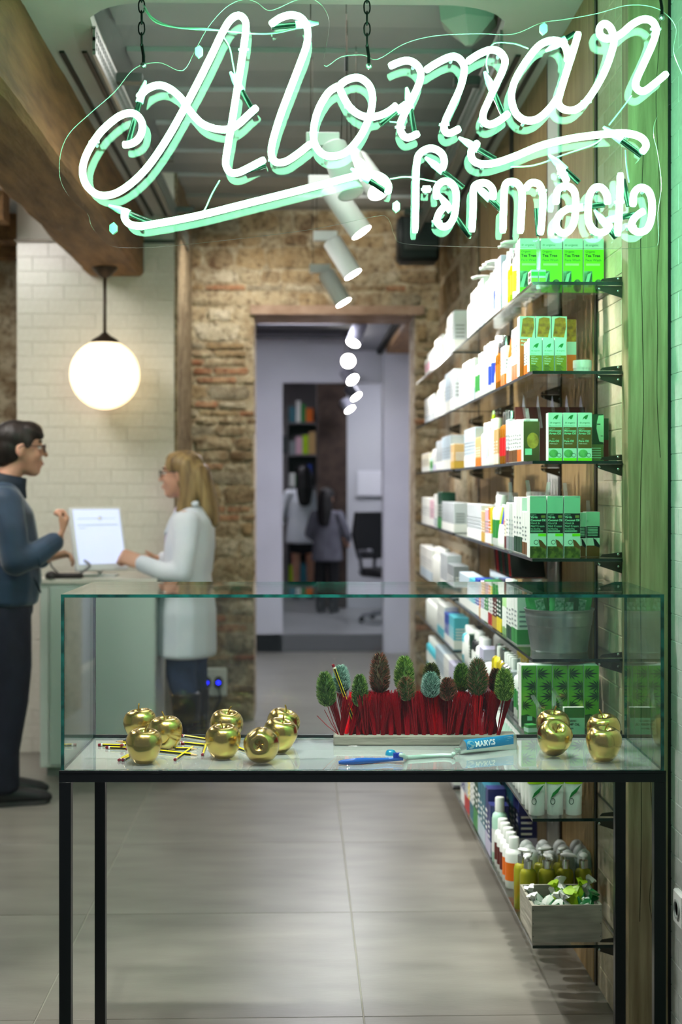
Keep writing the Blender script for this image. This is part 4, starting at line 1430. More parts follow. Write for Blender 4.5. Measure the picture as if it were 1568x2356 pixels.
row(7, 1, 5.68, ['C/navy/white/66/180*2', 'C/pale grey/white/60/180*5', 'C/white/blue/60/170*10'])

# ------------------------------------------------------------------ the products facing the window at the near end
INK = {k: M('ink_' + k.replace(' ', '_'), v, 0.5) for k, v in {'white': (236, 240, 232), 'dark': (24, 60, 36), 'mint': (150, 220, 180), 'leaf': (36, 130, 60), 'olive': (120, 130, 60), 'black': (16, 18, 18)}.items()}


def panel(t, x0, x1, z0, z1, d, mat, name='printed_panel', e_=0.0004):
    return MB().box((x0, -d / 2 - e_, z0), (x1, -d / 2 - 0.00005, z1)).build(name, mat, t)


def shape(t, pts, d, mat, name, e_=0.0007):
    return MB().prism(pts, -d / 2 - e_, -d / 2 - e_ + 0.0003, 'y').build(name, mat, t)


def words_(t, s, size, x, z, d, ink, maxw=None, bold=0.0, e_=0.0012):
    return link('lettering', text_mesh(s, size, INK[ink], 'LEFT', bold, maxw), t, (x, -d / 2 - e_, z))


def leaf_logo(t, cx_, cz, s, d, mat=None):
    pts = [(cx_ + s * u, cz + s * v) for u, v in ((-.55, -.45), (-.15, -.1), (0, -.35), (.25, -.35), (.45, 0), (.6, .55), (.1, .42), (-.3, .1))]
    return shape(t, pts, d, mat or INK['leaf'], 'leaf_logo')


def face_box(w_, d, h, loc, label, bands, group, base='white', rotz=0.0):
    t = thing('carton', label, 'carton', loc, rotz, group)
    MB().cbox((-w_ / 2, -d / 2, 0), (w_ / 2, d / 2, h), 0.001).build('box_body', pmat(base), t)
    for (z0, z1, c) in bands:
        panel(t, -w_ / 2 + 0.0006, w_ / 2 - 0.0006, z0 * h, z1 * h, d, c)
    return t


MINTP = M('mint_print', (196, 228, 208), 0.4)


def at_px(pxa, pxb, z, Y):
    """x range in the plane Y for two columns"""
    return [P(px, HY, Y).x for px in (pxa, pxb)]


PLC = ['first from the aisle', 'second from the aisle', 'third from the aisle', 'fourth from the aisle', 'fifth from the aisle']
# top shelf: four lime tea-tree face-wash cartons and two small ones before them
LIME1 = M('lime_carton_print', (112, 226, 22), 0.35, noise=(6, .35, .7), c2=(150, 236, 40))
TEAP = M('tea_tree_leaf_print', (40, 92, 60), 0.4, noise=(30, .4, .6), c2=(120, 190, 140))
ROCK = M('round_face_print', (92, 130, 84), 0.5, noise=(60, .4, .6), c2=(50, 78, 50))
for k, (a, b_) in enumerate(((1196, 1244), (1245, 1296), (1297, 1344), (1345, 1393))):
    Y = 3.93
    xa, xb = at_px(a, b_, 0, Y)
    w_, d, h = xb - xa - 0.001, 0.045, 0.150
    t = face_box(w_, d, h, ((xa + xb) / 2, Y + d / 2, ZS[0] + .0005), 'lime green face-wash carton on the top shelf, %s' % PLC[k], ((0, .80, LIME1), (.80, 1, MINTP)), 'lime cartons on the top shelf')
    words_(t, 'Organic', 0.0085, -w_ * .42, h * .74, d, 'dark')
    words_(t, 'Tea Tree', 0.011, -w_ * .42, h * .66, d, 'dark', w_ * .85, .0003)
    words_(t, 'Face Wash', 0.010, -w_ * .42, h * .58, d, 'leaf', w_ * .85)
    panel(t, -w_ * .38, w_ * .3, h * .50, h * .54, d, M('pale_strip_print', (190, 236, 150), .4), 'strip', 0.0006)
    shape(t, [(-w_ * .48, h * .10), (-w_ * .08, h * .10), (-w_ * .08, h * .40), (-w_ * .48, h * .40)], d, TEAP, 'leaf_picture')
    shape(t, [(-w_ * .48, h * .10), (-w_ * .3, h * .10), (-w_ * .12, h * .38), (-w_ * .3, h * .34)], d, INK['mint'], 'leaf_highlight', 0.0009)
    shape(t, [(w_ * .22 + w_ * .21 * math.cos(q), h * .13 + h * .12 * math.sin(q)) for q in [2 * math.pi * i / 14 for i in range(14)]], d, ROCK, 'round_picture')
    words_(t, 'dr.organic', 0.009, -w_ * .42, h * .86, d, 'leaf', w_ * .8)
for k, (a, b_) in enumerate(((1223, 1240), (1241, 1258))):
    Y = 3.735
    xa, xb = at_px(a, b_, 0, Y)
    w_, d, h = xb - xa - 0.0006, 0.05, 0.034
    t = face_box(w_, d, h, ((xa + xb) / 2, Y + d / 2, ZS[0] + .0005), 'tiny bright green carton at the corner of the top shelf, %s' % ('left one', 'right one')[k], ((0, .36, LIME1), (.36, .52, MINTP), (.52, .84, M('bright_green_print', (54, 200, 60), .4)), (.84, 1, MINTP)), 'tiny cartons at the top shelf corner')
    words_(t, 'Tea Tree', 0.004, -w_ * .4, h * .62, d, 'dark', w_ * .8)
    m = MB()
    for i in range(3):
        for j in range(2):
            m.box((-w_ / 2 - 0.0008, -d * .36 + i * d * .26, h * (.14 + j * .42)), (-w_ / 2 - 0.0002, -d * .36 + i * d * .26 + d * .12, h * (.42 + j * .42)))
    m.build('printed_lines', pmat('maroon'), t)
# second shelf: three honey cartons behind, three soap cartons in front, one more and a jar
HONEY = M('honeycomb_print', (196, 148, 22), 0.4, noise=(55, .35, .65), c2=(126, 74, 10))
OLV = M('olive_print', (142, 132, 18), 0.4)
ORP = M('orange_print', (226, 106, 16), 0.4)
for k, (a, b_) in enumerate(((1196, 1233), (1234, 1270), (1271, 1307))):
    Y = 3.915
    xa, xb = at_px(a, b_, 0, Y)
    w_, d, h = xb - xa - 0.001, 0.04, 0.166
    t = face_box(w_, d, h, ((xa + xb) / 2, Y + d / 2, ZS[1] + .0005), 'tall carton with honeycomb picture on the second shelf, %s' % PLC[k], ((0, .62, ORP), (.62, 1, MINTP)), 'honeycomb cartons')
    shape(t, [(-w_ * .40 + w_ * .1, h * .96), (-w_ * .42, h * .66), (w_ * .30, h * .65), (w_ * .44, h * .82), (w_ * .40, h * .97), (0, h * .985)], d, HONEY, 'honeycomb_picture')
    words_(t, 'Manuka', 0.008, -w_ * .42, h * .57, d, 'white', w_ * .8, .0002)
    words_(t, 'Honey', 0.008, -w_ * .42, h * .51, d, 'white', w_ * .8, .0002)
for k, (a, b_) in enumerate(((1219, 1249), (1250, 1277), (1278, 1306))):
    Y = 3.745
    xa, xb = at_px(a, b_, 0, Y)
    w_, d, h = xb - xa - 0.0008, 0.035, 0.089
    t = face_box(w_, d, h, ((xa + xb) / 2, Y + d / 2, ZS[1] + .0005), 'small mint and olive carton at the edge of the second shelf, %s' % PLC[k], ((0, .48, OLV), (.48, 1, MINTP)), 'mint and olive cartons')
    leaf_logo(t, 0, h * .76, w_ * .42, d)
    words_(t, 'dr.organic', 0.0055, -w_ * .36, h * .60, d, 'leaf', w_ * .72)
    words_(t, 'Bioactive', 0.0035, -w_ * .36, h * .51, d, 'leaf', w_ * .6)
    for i, (s_, sz) in enumerate((('Organic', .0035), ('Manuka', .006), ('Honey', .006), ('Soap', .006))):
        words_(t, s_, sz, -w_ * .36, h * (.43 - i * .07), d, 'white', w_ * .7)
    for i in range(5):
        panel(t, -w_ * .36, w_ * (.02 + .22 * ((i * 7) % 3) / 2), h * (.165 - i * .033), h * (.18 - i * .033), d, INK['dark'], 'printed_line', 0.0007)
xa, xb = at_px(1306, 1323, 0, 3.99)
t = face_box(0.030, 0.04, 0.165, ((xa + xb) / 2, 4.0, ZS[1] + .0005), 'honey carton half hidden right of the mint and olive cartons', ((0, .40, ORP), (.40, .62, MINTP), (.62, 1, HONEY)), 'honeycomb cartons')
xa, xb = at_px(1320, 1364, 0, 3.98)
place('jar', jar((xb - xa) / 2, 0.050, 'white', 'white'), ((xa + xb) / 2, 3.98, ZS[1] + .0005), 0, 'white cosmetic jar at the wall end of the second shelf', 'jar', 'jar on the second shelf')

# third shelf: three argan oil cartons, two picture cartons beside them and one turned carton
BRN = M('brown_print', (112, 84, 34), 0.4)
NUT = M('nut_print', (120, 190, 110), 0.4, noise=(40, .4, .6), c2=(70, 140, 80))
for k, (a, b_) in enumerate(((1263, 1296), (1297.5, 1330), (1331.5, 1365))):
    Y = 3.74
    xa, xb = at_px(a, b_, 0, Y)
    w_, d, h = xb - xa - 0.0006, 0.036, 0.127
    t = face_box(w_, d, h, ((xa + xb) / 2, Y + d / 2, ZS[2] + .0005), 'mint and brown oil carton on the third shelf, %s' % PLC[k], ((0, .06, LIME1), (.06, .26, MINTP), (.26, .70, BRN), (.70, 1, MINTP)), 'mint and brown oil cartons')
    leaf_logo(t, w_ * .02, h * .90, w_ * .36, d)
    words_(t, 'dr.organic', 0.0068, -w_ * .38, h * .775, d, 'leaf', w_ * .76)
    words_(t, 'Bioactive Skincare', 0.004, -w_ * .42, h * .715, d, 'leaf', w_ * .84)
    words_(t, 'Organic', 0.0045, -w_ * .42, h * .655, d, 'mint', w_ * .8)
    words_(t, 'Moroccan', 0.0078, -w_ * .44, h * .605, d, 'mint', w_ * .88, .00025)
    words_(t, 'Argan Oil', 0.0078, -w_ * .44, h * .548, d, 'mint', w_ * .88, .00025)
    words_(t, '100%', 0.0032, -w_ * .25, h * .445, d, 'mint', w_ * .5)
    words_(t, 'Pure Oil', 0.0076, -w_ * .44, h * .39, d, 'mint', w_ * .68, .00025)
    words_(t, 'Multi Action', 0.0042, -w_ * .40, h * .345, d, 'white', w_ * .6)
    shape(t, [(-w_ * .12 + w_ * .33 * math.cos(q), h * .15 + h * .085 * math.sin(q)) for q in [2 * math.pi * i / 16 for i in range(16)]], d, NUT, 'nut_picture')
    shape(t, [(w_ * .27 + w_ * .15 * math.cos(q), h * .115 + w_ * .15 * math.sin(q)) for q in [2 * math.pi * i / 16 for i in range(16)]], d, INK['dark'], 'seal_ring', 0.0009)
    shape(t, [(w_ * .27 + w_ * .12 * math.cos(q), h * .115 + w_ * .12 * math.sin(q)) for q in [2 * math.pi * i / 16 for i in range(16)]], d, MINTP, 'seal', 0.0011)
DGP = M('dark_green_portrait_print', (36, 66, 42), 0.4)
xa, xb = at_px(1364, 1391, 0, 3.82)
w_, d, h = xb - xa + 0.006, 0.04, 0.127
t = face_box(w_, d, h, ((xa + xb) / 2 - 0.002, 3.84, ZS[2] + .0005), 'dark green carton with half a face on the third shelf', ((0, .36, M('moss_print', (84, 110, 58), .4)), (.36, 1, DGP)), 'picture cartons on the third shelf')
FACEP = M('pale_green_skin_print', (150, 212, 168), 0.4)
shape(t, [(w_ * .5, h * .98), (w_ * .12, h * .97), (w_ * .02, h * .84), (-w_ * .02, h * .70), (w_ * .06, h * .58), (w_ * .12, h * .50), (w_ * .2, h * .42), (w_ * .5, h * .40)], d, FACEP, 'face_picture')
panel(t, w_ * .02, w_ * .26, h * .775, h * .80, d, DGP, 'eye_print', 0.001)
panel(t, w_ * .28, w_ * .46, h * .53, h * .545, d, DGP, 'mouth_print', 0.001)
for i in range(5):
    panel(t, -w_ * .4, w_ * .3, h * (.27 - i * .05), h * (.285 - i * .05), d, INK['mint'], 'printed_line', 0.0007)
xa, xb = at_px(1390, 1404, 0, 3.86)
face_box(xb - xa, 0.04, 0.118, ((xa + xb) / 2, 3.88, ZS[2] + .0005), 'narrow dark carton nearest the wall on the third shelf', ((0, .5, pmat('maroon')), (.5, 1, DGP)), 'picture cartons on the third shelf')
xa, xb = at_px(1207, 1242, 0, 3.83)
w_, d, h = 0.044, 0.036, 0.108
OVAL = M('gold_oval_print', (190, 160, 60), 0.4, noise=(40, .4, .6), c2=(140, 110, 40))
t = face_box(w_, d, h, ((xa + xb) / 2, 3.85, ZS[2] + .0005), 'brown-green carton with golden oval picture, aisle side of the third shelf', ((0, 1, M('brown_green_print', (96, 98, 44), .4, noise=(12, .3, .7), c2=(60, 52, 26))),), 'picture cartons on the third shelf')
shape(t, [(w_ * .08 + w_ * .36 * math.cos(q), h * .52 + h * .2 * math.sin(q)) for q in [2 * math.pi * i / 18 for i in range(18)]], d, OVAL, 'oval_picture')
panel(t, -w_ * .4, w_ * .02, h * .16, h * .32, d, INK['mint'], 'printed_label', 0.0007)
# maroon leaflet rack with clear dividers behind them
rk = thing('leaflet_rack', 'maroon leaflet rack with clear dividers behind the third shelf cartons', 'rack', (0.735, 4.16, ZS[2] + .0005))
MB().box((-0.105, 0, 0), (0.10, 0.012, 0.165)).build('backboard', pmat('maroon'), rk)
CLR = pane_mat('clear_divider', (0.93, 0.94, 0.94), 0.10, 0.05, 0.12)
for k in range(5):
    m = MB()
    x_ = -0.085 + k * 0.042
    m.prism([(-0.10, 0.10), (-0.07, 0.10), (0.0, 0.168), (-0.02, 0.198)], x_, x_ + 0.002, 'x')
    m.build('divider', CLR, rk)

# fourth shelf: three coconut cartons and their lower neighbours
BLKP = M('black_print', (26, 30, 28), 0.4)
GRSS = M('grassy_print', (104, 112, 44), 0.5, noise=(70, .4, .6), c2=(62, 70, 24))
for k, (a, b_) in enumerate(((1220, 1259), (1260.5, 1298), (1299.5, 1338))):
    Y = 3.735
    xa, xb = at_px(a, b_, 0, Y)
    w_, d, h = xb - xa - 0.0006, 0.046, 0.163
    t = face_box(w_, d, h, ((xa + xb) / 2, Y + d / 2, ZS[3] + .0005), 'tall mint and black cream carton on the fourth shelf, %s' % PLC[k], ((0, .19, GRSS), (.19, .40, MINTP), (.40, .72, BLKP), (.72, 1, M('mint_top_print', (140, 196, 160), .4))), 'mint and black cartons')
    for i, (s_, sz, zz, bo_) in enumerate((('Organic', .0048, .69, 0), ('Virgin', .0078, .645, .0003), ('Coconut Oil', .0078, .595, .0003), ('Hand &', .0078, .548, 0), ('Nail Cream', .0078, .50, 0), ('Fast Absorbing', .0042, .463, .0001))):
        words_(t, s_, sz, -w_ * .45, h * zz, d, 'mint', w_ * .88, bo_)
    panel(t, w_ * .18, w_ * .43, h * .648, h * .69, d, INK['olive'], 'seal_print', 0.0007)
    for i in range(2):
        panel(t, -w_ * .45, w_ * .3, h * (.435 - i * .016), h * (.443 - i * .016), d, INK['mint'], 'printed_line', 0.0007)
    panel(t, w_ * .0, w_ * .49, h * .35, h * .395, d, LIME1, 'green_corner_print', 0.0006)
    shape(t, [(w_ * .02, h * .30), (w_ * .2, h * .285), (w_ * .34, h * .24), (w_ * .49, h * .19), (w_ * .49, h * .14), (w_ * .1, h * .19)], d, pmat('brown'), 'shell_picture', 0.0009)
    for (rr2, c_, e2) in ((.14, INK['dark'], .0011), (.11, MINTP, .0013)):
        shape(t, [(-w_ * .12 + w_ * rr2 * math.cos(q), h * .255 + w_ * rr2 * math.sin(q)) for q in [2 * math.pi * i / 16 for i in range(16)]], d, c_, 'seal', e2)
    shape(t, [(-w_ * .2, h * .995), (w_ * .4, h * .975), (w_ * .46, h * .96), (w_ * .4, h * .985)], d, pmat('grey'), 'flap_edge', 0.0009)
for k, (a, b_, Y, hh) in enumerate(((1337, 1351, 3.80, .118), (1351, 1383, 3.80, .120))):
    xa, xb = at_px(a, b_, 0, Y)
    w_, d = xb - xa + (0.01 if k == 0 else 0), 0.045
    t = face_box(w_, d, hh, ((xa + xb) / 2 - (0.005 if k == 0 else 0), Y + d / 2, ZS[3] + .0005), 'lower mint and black carton right of the tall ones, %s' % ('half hidden', 'nearest the wall')[k], ((0, .25, pmat('brown')), (.25, .42, MINTP), (.42, .68, BLKP), (.68, 1, M('mint_top_print', (140, 196, 160), .4))), 'lower mint and black cartons')
    for i in range(6):
        panel(t, -w_ * .4, w_ * .35, hh * (.64 - i * .035), hh * (.655 - i * .035), d, INK['mint'], 'printed_line', 0.0007)
    shape(t, [(0, hh * .42), (w_ * .2, hh * .38), (w_ * .49, hh * .26), (w_ * .49, hh * .2), (w_ * .1, hh * .25)], d, pmat('black'), 'shell_picture', 0.0009)
# clear price-card holders clipped between the cartons
for (px, Y, zsh, hh) in ((1256, 3.80, 3, .20), (1215, 3.81, 3, .205), (1172, 4.02, 3, .20), (1300, 3.83, 3, .198), (1166, 4.25, 2, .16), (1236, 3.86, 0, .13), (1186, 4.3, 2, .15), (1352, 3.90, 3, .15), (1212, 3.88, 2, .145)):
    p = P(px, HY, Y)
    o = MB().prism([(-0.004, 0.0), (0.004, 0.0), (0.004, hh * .8), (-0.016, hh), (-0.019, hh), (-0.001, hh * .8)], 0.0, 0.010, 'x').build('card_holder', CLR, None)
    o.location = (p.x, Y, ZS[zsh] + 0.0005)
    o.rotation_euler = (0, 0, rnd.uniform(-.5, .5))
    tag(o, {1256: 'clear card holder between first and second tall mint and black cartons', 1215: 'clear card holder on the aisle side of the tall mint and black cartons',
            1172: 'clear card holder among white cartons further back on the fourth shelf', 1300: 'clear card holder between second and third tall mint and black cartons',
            1166: 'clear card holder leaning behind white and brown cartons on the third shelf', 1236: 'tall clear card holder before the lime face-wash cartons',
            1186: 'clear card holder by the maroon leaflet rack on the third shelf', 1352: 'clear card holder behind the lower mint and black cartons',
            1212: 'clear card holder beside the golden oval carton on the third shelf'}[px], 'card holder', 'card holders')

# fifth shelf: zinc tub with green packets
tb_c = P(1289, HY, 3.90)
ZN = M('zinc', (182, 187, 188), 0.34, 0.85, noise=(20, .3, .7), c2=(156, 162, 164))
tub = thing('zinc_tub', 'round zinc tub full of green packets on the fifth shelf', 'tub', (tb_c.x, 3.905, ZS[4] + .0005))
rt_, rb_, ht = 0.094, 0.077, 0.113
prof = [(rb_, 0), (rb_ * 1.02, 0.004)]
for k in range(1, 40):
    z_ = ht * k / 40
    r = rb_ + (rt_ - rb_) * k / 40
    rib_ = 0.0016 * (abs(math.sin((z_ / ht - .62) * 60)) if .62 < z_ / ht < .86 else 0)
    prof.append((r + rib_, z_))
prof += [(rt_ + .003, ht), (rt_ + .003, ht + .003), (rt_ - .002, ht + .003), (rt_ - .003, ht - .004), (rb_ - .003, 0.006)]
MB().lathe(prof, 40, cap0=True, cap1=True).build('tub_wall', ZN, tub, 60)
GP = [M('green_packet', (30, 132, 60), 0.22, noise=(14, .3, .7), c2=(80, 176, 104)), M('white_packet', (226, 236, 228), 0.3), M('deep_green_packet', (16, 104, 48), 0.25)]
pk = [(-.042, -.02, .115, -.2, 0), (-.015, -.038, .125, .1, 0), (.016, -.036, .105, .05, 2), (.042, -.012, .115, .2, 0), (-.044, .016, .135, -.2, 0), (-.012, .004, .135, -.08, 0), (.022, .014, .125, .12, 2), (.0, .042, .125, .0, 0), (.042, .028, .11, .22, 1)]
for k, (x_, y_, hh, rot, mi_) in enumerate(pk):
    t = thing('green_packet', 'foil packet %s in the zinc tub' % ('leaning left at the front', 'green, left of the middle at the front', 'dark green with white label at the front', 'crumpled green at the right front', 'green at the far left', 'tall green in the middle', 'dark green at right behind', 'green at the very back', 'white at the right rear')[k], 'packet',
              (tub.location.x + x_, tub.location.y + y_, ZS[4] + 0.052), 0.2 * rot, 'packets in the zinc tub')
    t.rotation_euler = (rnd.uniform(-.12, .12), rot, rnd.uniform(-.4, .4))
    m = MB()
    n_ = 7
    rs = []
    for i in range(n_):
        f_ = i / (n_ - 1)
        th_ = 0.010 * math.sin(math.pi * f_) + 0.0008
        ww = 0.027 + 0.002 * math.sin(7 * f_ + k)
        rs.append([(-ww, -0.0006, hh * f_), (-ww * .5, -th_ + rnd.uniform(-.002, .002), hh * f_), (ww * .5, -th_ + rnd.uniform(-.002, .002), hh * f_), (ww, -0.0006, hh * f_), (ww, 0.0006, hh * f_), (ww * .5, th_, hh * f_), (-ww * .5, th_, hh * f_), (-ww, 0.0006, hh * f_)])
    m.rings(rs).build('pouch', GP[mi_], t, 50)
    MB().box((-0.013, -0.0125, hh * .35), (0.012, -0.0105, hh * .8)).build('printed_label', M('packet_label', (170, 214, 186), .4, noise=(90, .4, .6), c2=(70, 140, 96)), t)

# sixth shelf: five hemp-leaf cartons, a serum carton in front and card holders
HEMP = M('hemp_green_print', (122, 200, 62), 0.4, noise=(8, .3, .7), c2=(62, 146, 40))
HLEAF = M('hemp_leaf_print', (20, 64, 32), 0.5)


def hemp_leaf(t, cx_, cz, s, d, flip):
    m = MB()
    for k, a in enumerate((-75, -48, -22, 0, 22, 48, 75)):
        aa = math.radians(90 * flip + a if flip else a)
        ln = s * (1 - abs(a) / 150)
        dx, dz = math.cos(aa), math.sin(aa)
        nx, nz = -dz, dx
        wq = ln * .09
        y_ = -d / 2 - 0.0007
        m.add([(cx_, y_, cz), (cx_ + dx * ln * .5 + nx * wq, y_, cz + dz * ln * .5 + nz * wq), (cx_ + dx * ln, y_, cz + dz * ln), (cx_ + dx * ln * .5 - nx * wq, y_, cz + dz * ln * .5 - nz * wq)], [(0, 1, 2, 3)])
    return m.build('hemp_leaf', HLEAF, t)


for k in range(5):
    Y = 3.86
    xa, xb = at_px(1200 + k * 36.4, 1236 + k * 36.4, 0, Y)
    w_, d, h = xb - xa - 0.0006, 0.045, 0.172
    t = face_box(w_, d, h, ((xa + xb) / 2, Y + d / 2, ZS[5] + .0005), 'tall carton with dark hemp leaves on the sixth shelf, %s' % PLC[k], ((0, .985, HEMP),), 'hemp leaf cartons')
    hemp_leaf(t, -w_ * .42, h * .86, w_ * .85, d, 0)
    hemp_leaf(t, w_ * .45, h * .66, w_ * .85, d, 2)
    hemp_leaf(t, w_ * .46, h * .50, w_ * .8, d, 2)
    hemp_leaf(t, -w_ * .40, h * .36, w_ * .7, d, 0)
    shape(t, [(-w_ * .5, h * .2), (-w_ * .1, h * .22), (w_ * .45, h * .16), (w_ * .45, h * .02), (-w_ * .5, h * .02)], d, M('hemp_dark_print', (26, 84, 40), .4), 'dark_field')
    panel(t, -w_ * .1, w_ * .22, h * .12, h * .19, d, INK['mint'], 'seal_print', 0.001)
xa, xb = at_px(1299, 1347, 0, 3.76)
w_, d, h = xb - xa, 0.02, 0.072
t = face_box(w_, d, h, ((xa + xb) / 2, 3.765, ZS[5] + .0005), 'small green serum card in front of the hemp leaf cartons', ((0, .62, INK['mint']), (.62, 1, M('serum_green', (40, 120, 56), .4))), 'hemp serum card')
for i, (s_, sz) in enumerate((('ORGANIC', .0065), ('HEMP OIL', .0088), ('serum', .0085))):
    words_(t, s_, sz, -w_ * .44, h * (.48 - i * .14), d, 'dark', w_ * .88, .0002)
for k, (px, hh) in enumerate(((1243, .092), (1274, .098), (1297, .11))):
    p = P(px, HY, 3.78)
    o = MB().prism([(-0.004, 0), (0.004, 0), (0.006, hh * .7), (0.03, hh), (0.028, hh + .003), (0.002, hh * .72)], 0, 0.012, 'x').build('card_holder', CLR)
    o.location = (p.x, 3.80, ZS[5] + .0005)
    o.rotation_euler = (0, 0, (0.6, -0.2, 0.9)[k])
    tag(o, 'clear plastic card holder before the hemp cartons, %s from the aisle' % ORD[k], 'card holder', 'card holders')
p = P(1220, HY, 3.75)
t = place('carton', carton(0.026, 0.026, 0.028, 'green', ((.3, .7, 'mint'),)), (p.x + .004, 3.76, ZS[5] + .0005), 0.3, 'tiny green carton at the aisle corner of the sixth shelf', 'carton', 'tiny carton')

# seventh shelf: white tubes with lime tops, three abreast, three deep
LIMEY = M('lime_tube_print', (206, 236, 10), 0.35)
for j in range(3):
    for k in range(3):
        Y = 3.765 + j * 0.062
        xa, xb = at_px(1215 + k * 43, 1257 + k * 43, 0, 3.765)
        x_ = (xa + xb) / 2
        t = thing('tube', 'white tube with lime printed top on the seventh shelf, row %s, %s' % (('nearest', 'middle', 'rear')[j], PLC[k]), 'tube', (x_, Y, ZS[6] + .0005), 0, 'white and lime tubes')
        for n_, me in tube_(0.0215, 0.152, 'white', 'white', 'lime'):
            link(n_, me, t)
        if j == 0:
            m = MB()
            m.prism([(-0.016, 0.045), (-0.010, 0.06), (0.010, 0.078), (0.016, 0.082), (0.004, 0.062)], -0.0222, -0.0205, 'y')
            m.build('leaf_print', INK['leaf'], t)
            m = MB()
            m.tube([(-0.010 + .006 * math.cos(q), -0.0212, 0.038 + .008 * math.sin(q)) for q in [2 * math.pi * i / 14 for i in range(15)]], 0.0009, 5, caps=False)
            m.build('ring_print', INK['dark'], t)

# lowest shelf: wooden crate of wrapped samples, oil bottles, roll-on bottles
xa, xb = at_px(1225, 1388, 0, 3.735)
w_ = xb - xa
GWOOD = M('grey_crate_wood', (190, 184, 168), 0.75, noise=(6, .3, .7), c2=(150, 145, 130), stretch=(1.2, 1, 9), bump=(16, .2))
cr = thing('wooden_crate', 'pale wooden crate of wrapped samples on the lowest shelf', 'crate', ((xa + xb) / 2, 3.735, ZS[7] + .0005))
dC, hC, tC = 0.20, 0.098, 0.007
MB().box((-w_ / 2, 0, 0.006), (w_ / 2, tC, hC)).build('crate_board', GWOOD, cr)
MB().box((-w_ / 2, dC - tC, 0.006), (w_ / 2, dC, hC)).build('crate_board', GWOOD, cr)
MB().box((-w_ / 2, tC, 0.006), (-w_ / 2 + tC, dC - tC, hC)).build('crate_board', GWOOD, cr)
MB().box((w_ / 2 - tC, tC, 0.006), (w_ / 2, dC - tC, hC)).build('crate_board', GWOOD, cr)
MB().box((-w_ / 2 + .001, .001, 0), (w_ / 2 - .001, dC - .001, 0.006)).build('crate_base', GWOOD, cr)
m = MB()
for x_ in (-w_ / 2 + .0035, w_ / 2 - .0035):
    for z_ in (.016, .05, .085):
        m.ell((x_, -.0003, z_), (.0012, .0006, .0012), 8, 5)
m.build('nails', pmat('black'), cr)
WRAP = [M('wrap_white', (228, 230, 222), 0.3), M('wrap_green', (36, 110, 60), 0.25), M('wrap_lime', (170, 206, 30), 0.3)]
SPL = ['white one furthest left', 'white with green stripes, second from left', 'green striped at the front middle', 'green at the front right', 'dark green by the right board', 'white in the middle',
       'lime behind the white ones', 'lime at the back', 'white at the back left', 'white in the back right corner', 'lime topping the right heap', 'white topping the middle of the heap']
sp = [(-.060, .045, 0, .2, -.3), (-.026, .040, 0, .5, .35), (.010, .042, 0, .2, -.4), (.044, .040, 1, .8, .5), (.064, .085, 1, .3, .3), (-.030, .090, 0, 1.2, .2), (.006, .090, 2, .4, -.3), (.040, .120, 2, .1, .3), (-.055, .130, 0, .6, -.3),
      (.064, .145, 0, .2, .35), (.036, .075, 2, 1.6, -.5), (.012, .120, 0, 2.2, .5)]
for k, (x_, y_, mi_, a, tilt) in enumerate(sp):
    hi = 0.022 if k in (6, 7, 9, 10, 11) else (0.008 if k in (1, 2, 3) else 0.0)
    t = thing('wrapped_sample', 'twist-wrapped sample in the wooden crate, %s' % SPL[k], 'sample', (cr.location.x + x_, cr.location.y + y_, ZS[7] + 0.048 + hi), a, 'wrapped samples in the crate')
    t.rotation_euler = (tilt * .7, tilt, a)
    m = MB()
    rs = []
    for (r, z_) in ((.006, -.004), (.016, .0), (.022, .012), (.022, .028), (.016, .042), (.006, .050), (.004, .053), (.011, .062), (.016, .068)):
        rs.append([(r * (1 + .22 * math.sin(3 * q + k + z_ * 90)) * math.cos(q), r * (1 + .22 * math.cos(4 * q + k + z_ * 60)) * math.sin(q), z_ + .003 * math.sin(5 * q)) for q in [2 * math.pi * i / 12 for i in range(12)]])
    m.rings(rs).build('wrapper', WRAP[mi_], t, 40)
    m = MB()
    for q in range(3):
        aa = 2.1 * q + k
        m.tube([(.021 * math.cos(aa), .021 * math.sin(aa), .008), (.0245 * math.cos(aa + .3), .0245 * math.sin(aa + .3), .024), (.018 * math.cos(aa + .7), .018 * math.sin(aa + .7), .042)], [.002, .006, .003], 6)
    m.build('stripe', WRAP[1 if mi_ != 1 else 0], t, True)
PC['oil'] = (204, 200, 60)
oil = pump(0.024, 0.175, 'oil', 'white', 'silver', True)
pos = [(0.640, 3.985), (0.692, 3.985), (0.744, 3.985), (0.796, 3.985), (0.632, 4.045), (0.690, 4.05), (0.745, 4.05)]
for k, (x_, y_) in enumerate(pos):
    place('oil_bottle', oil, (x_, y_, ZS[7] + .0005), (-.4, .3, 1.2, -.2, .8, 1.9, 2.6)[k], 'yellow-green oil pump bottle behind the crate, %s row, %s' % (('front', 'second')[k > 3], PLC[k if k < 4 else k - 4]), 'pump bottle', 'oil bottles on the lowest shelf')
dome = []
mm = MB().lathe([(.020, 0), (.022, .004), (.022, .07)], 16).mesh('bottle_body', pmat('white', .3))
shade(mm, 40)
m2 = MB().lathe([(.0235, .07), (.0235, .115), (.021, .132), (.015, .144), (.007, .150)], 16).mesh('dome_cap', M('frosted_dome', (226, 230, 226), .3, trans=.25))
shade(m2, 40)
m3 = MB().lathe([(.0224, .02), (.0224, .05)], 16, cap0=False, cap1=False).mesh('label', pmat('orange'))
k = 0
for j in range(3):
    for i in range(4):
        place('roll_on_bottle', [('bottle_body', mm), ('dome_cap', m2), ('label', m3)], (0.672 + i * 0.05, 4.105 + j * 0.056, ZS[7] + .0005), 0, 'white domed roll-on bottle behind the oil bottles, row %s, %s' % (('near', 'middle', 'rear')[j], PLC[i]), 'bottle', 'roll-on bottles on the lowest shelf')

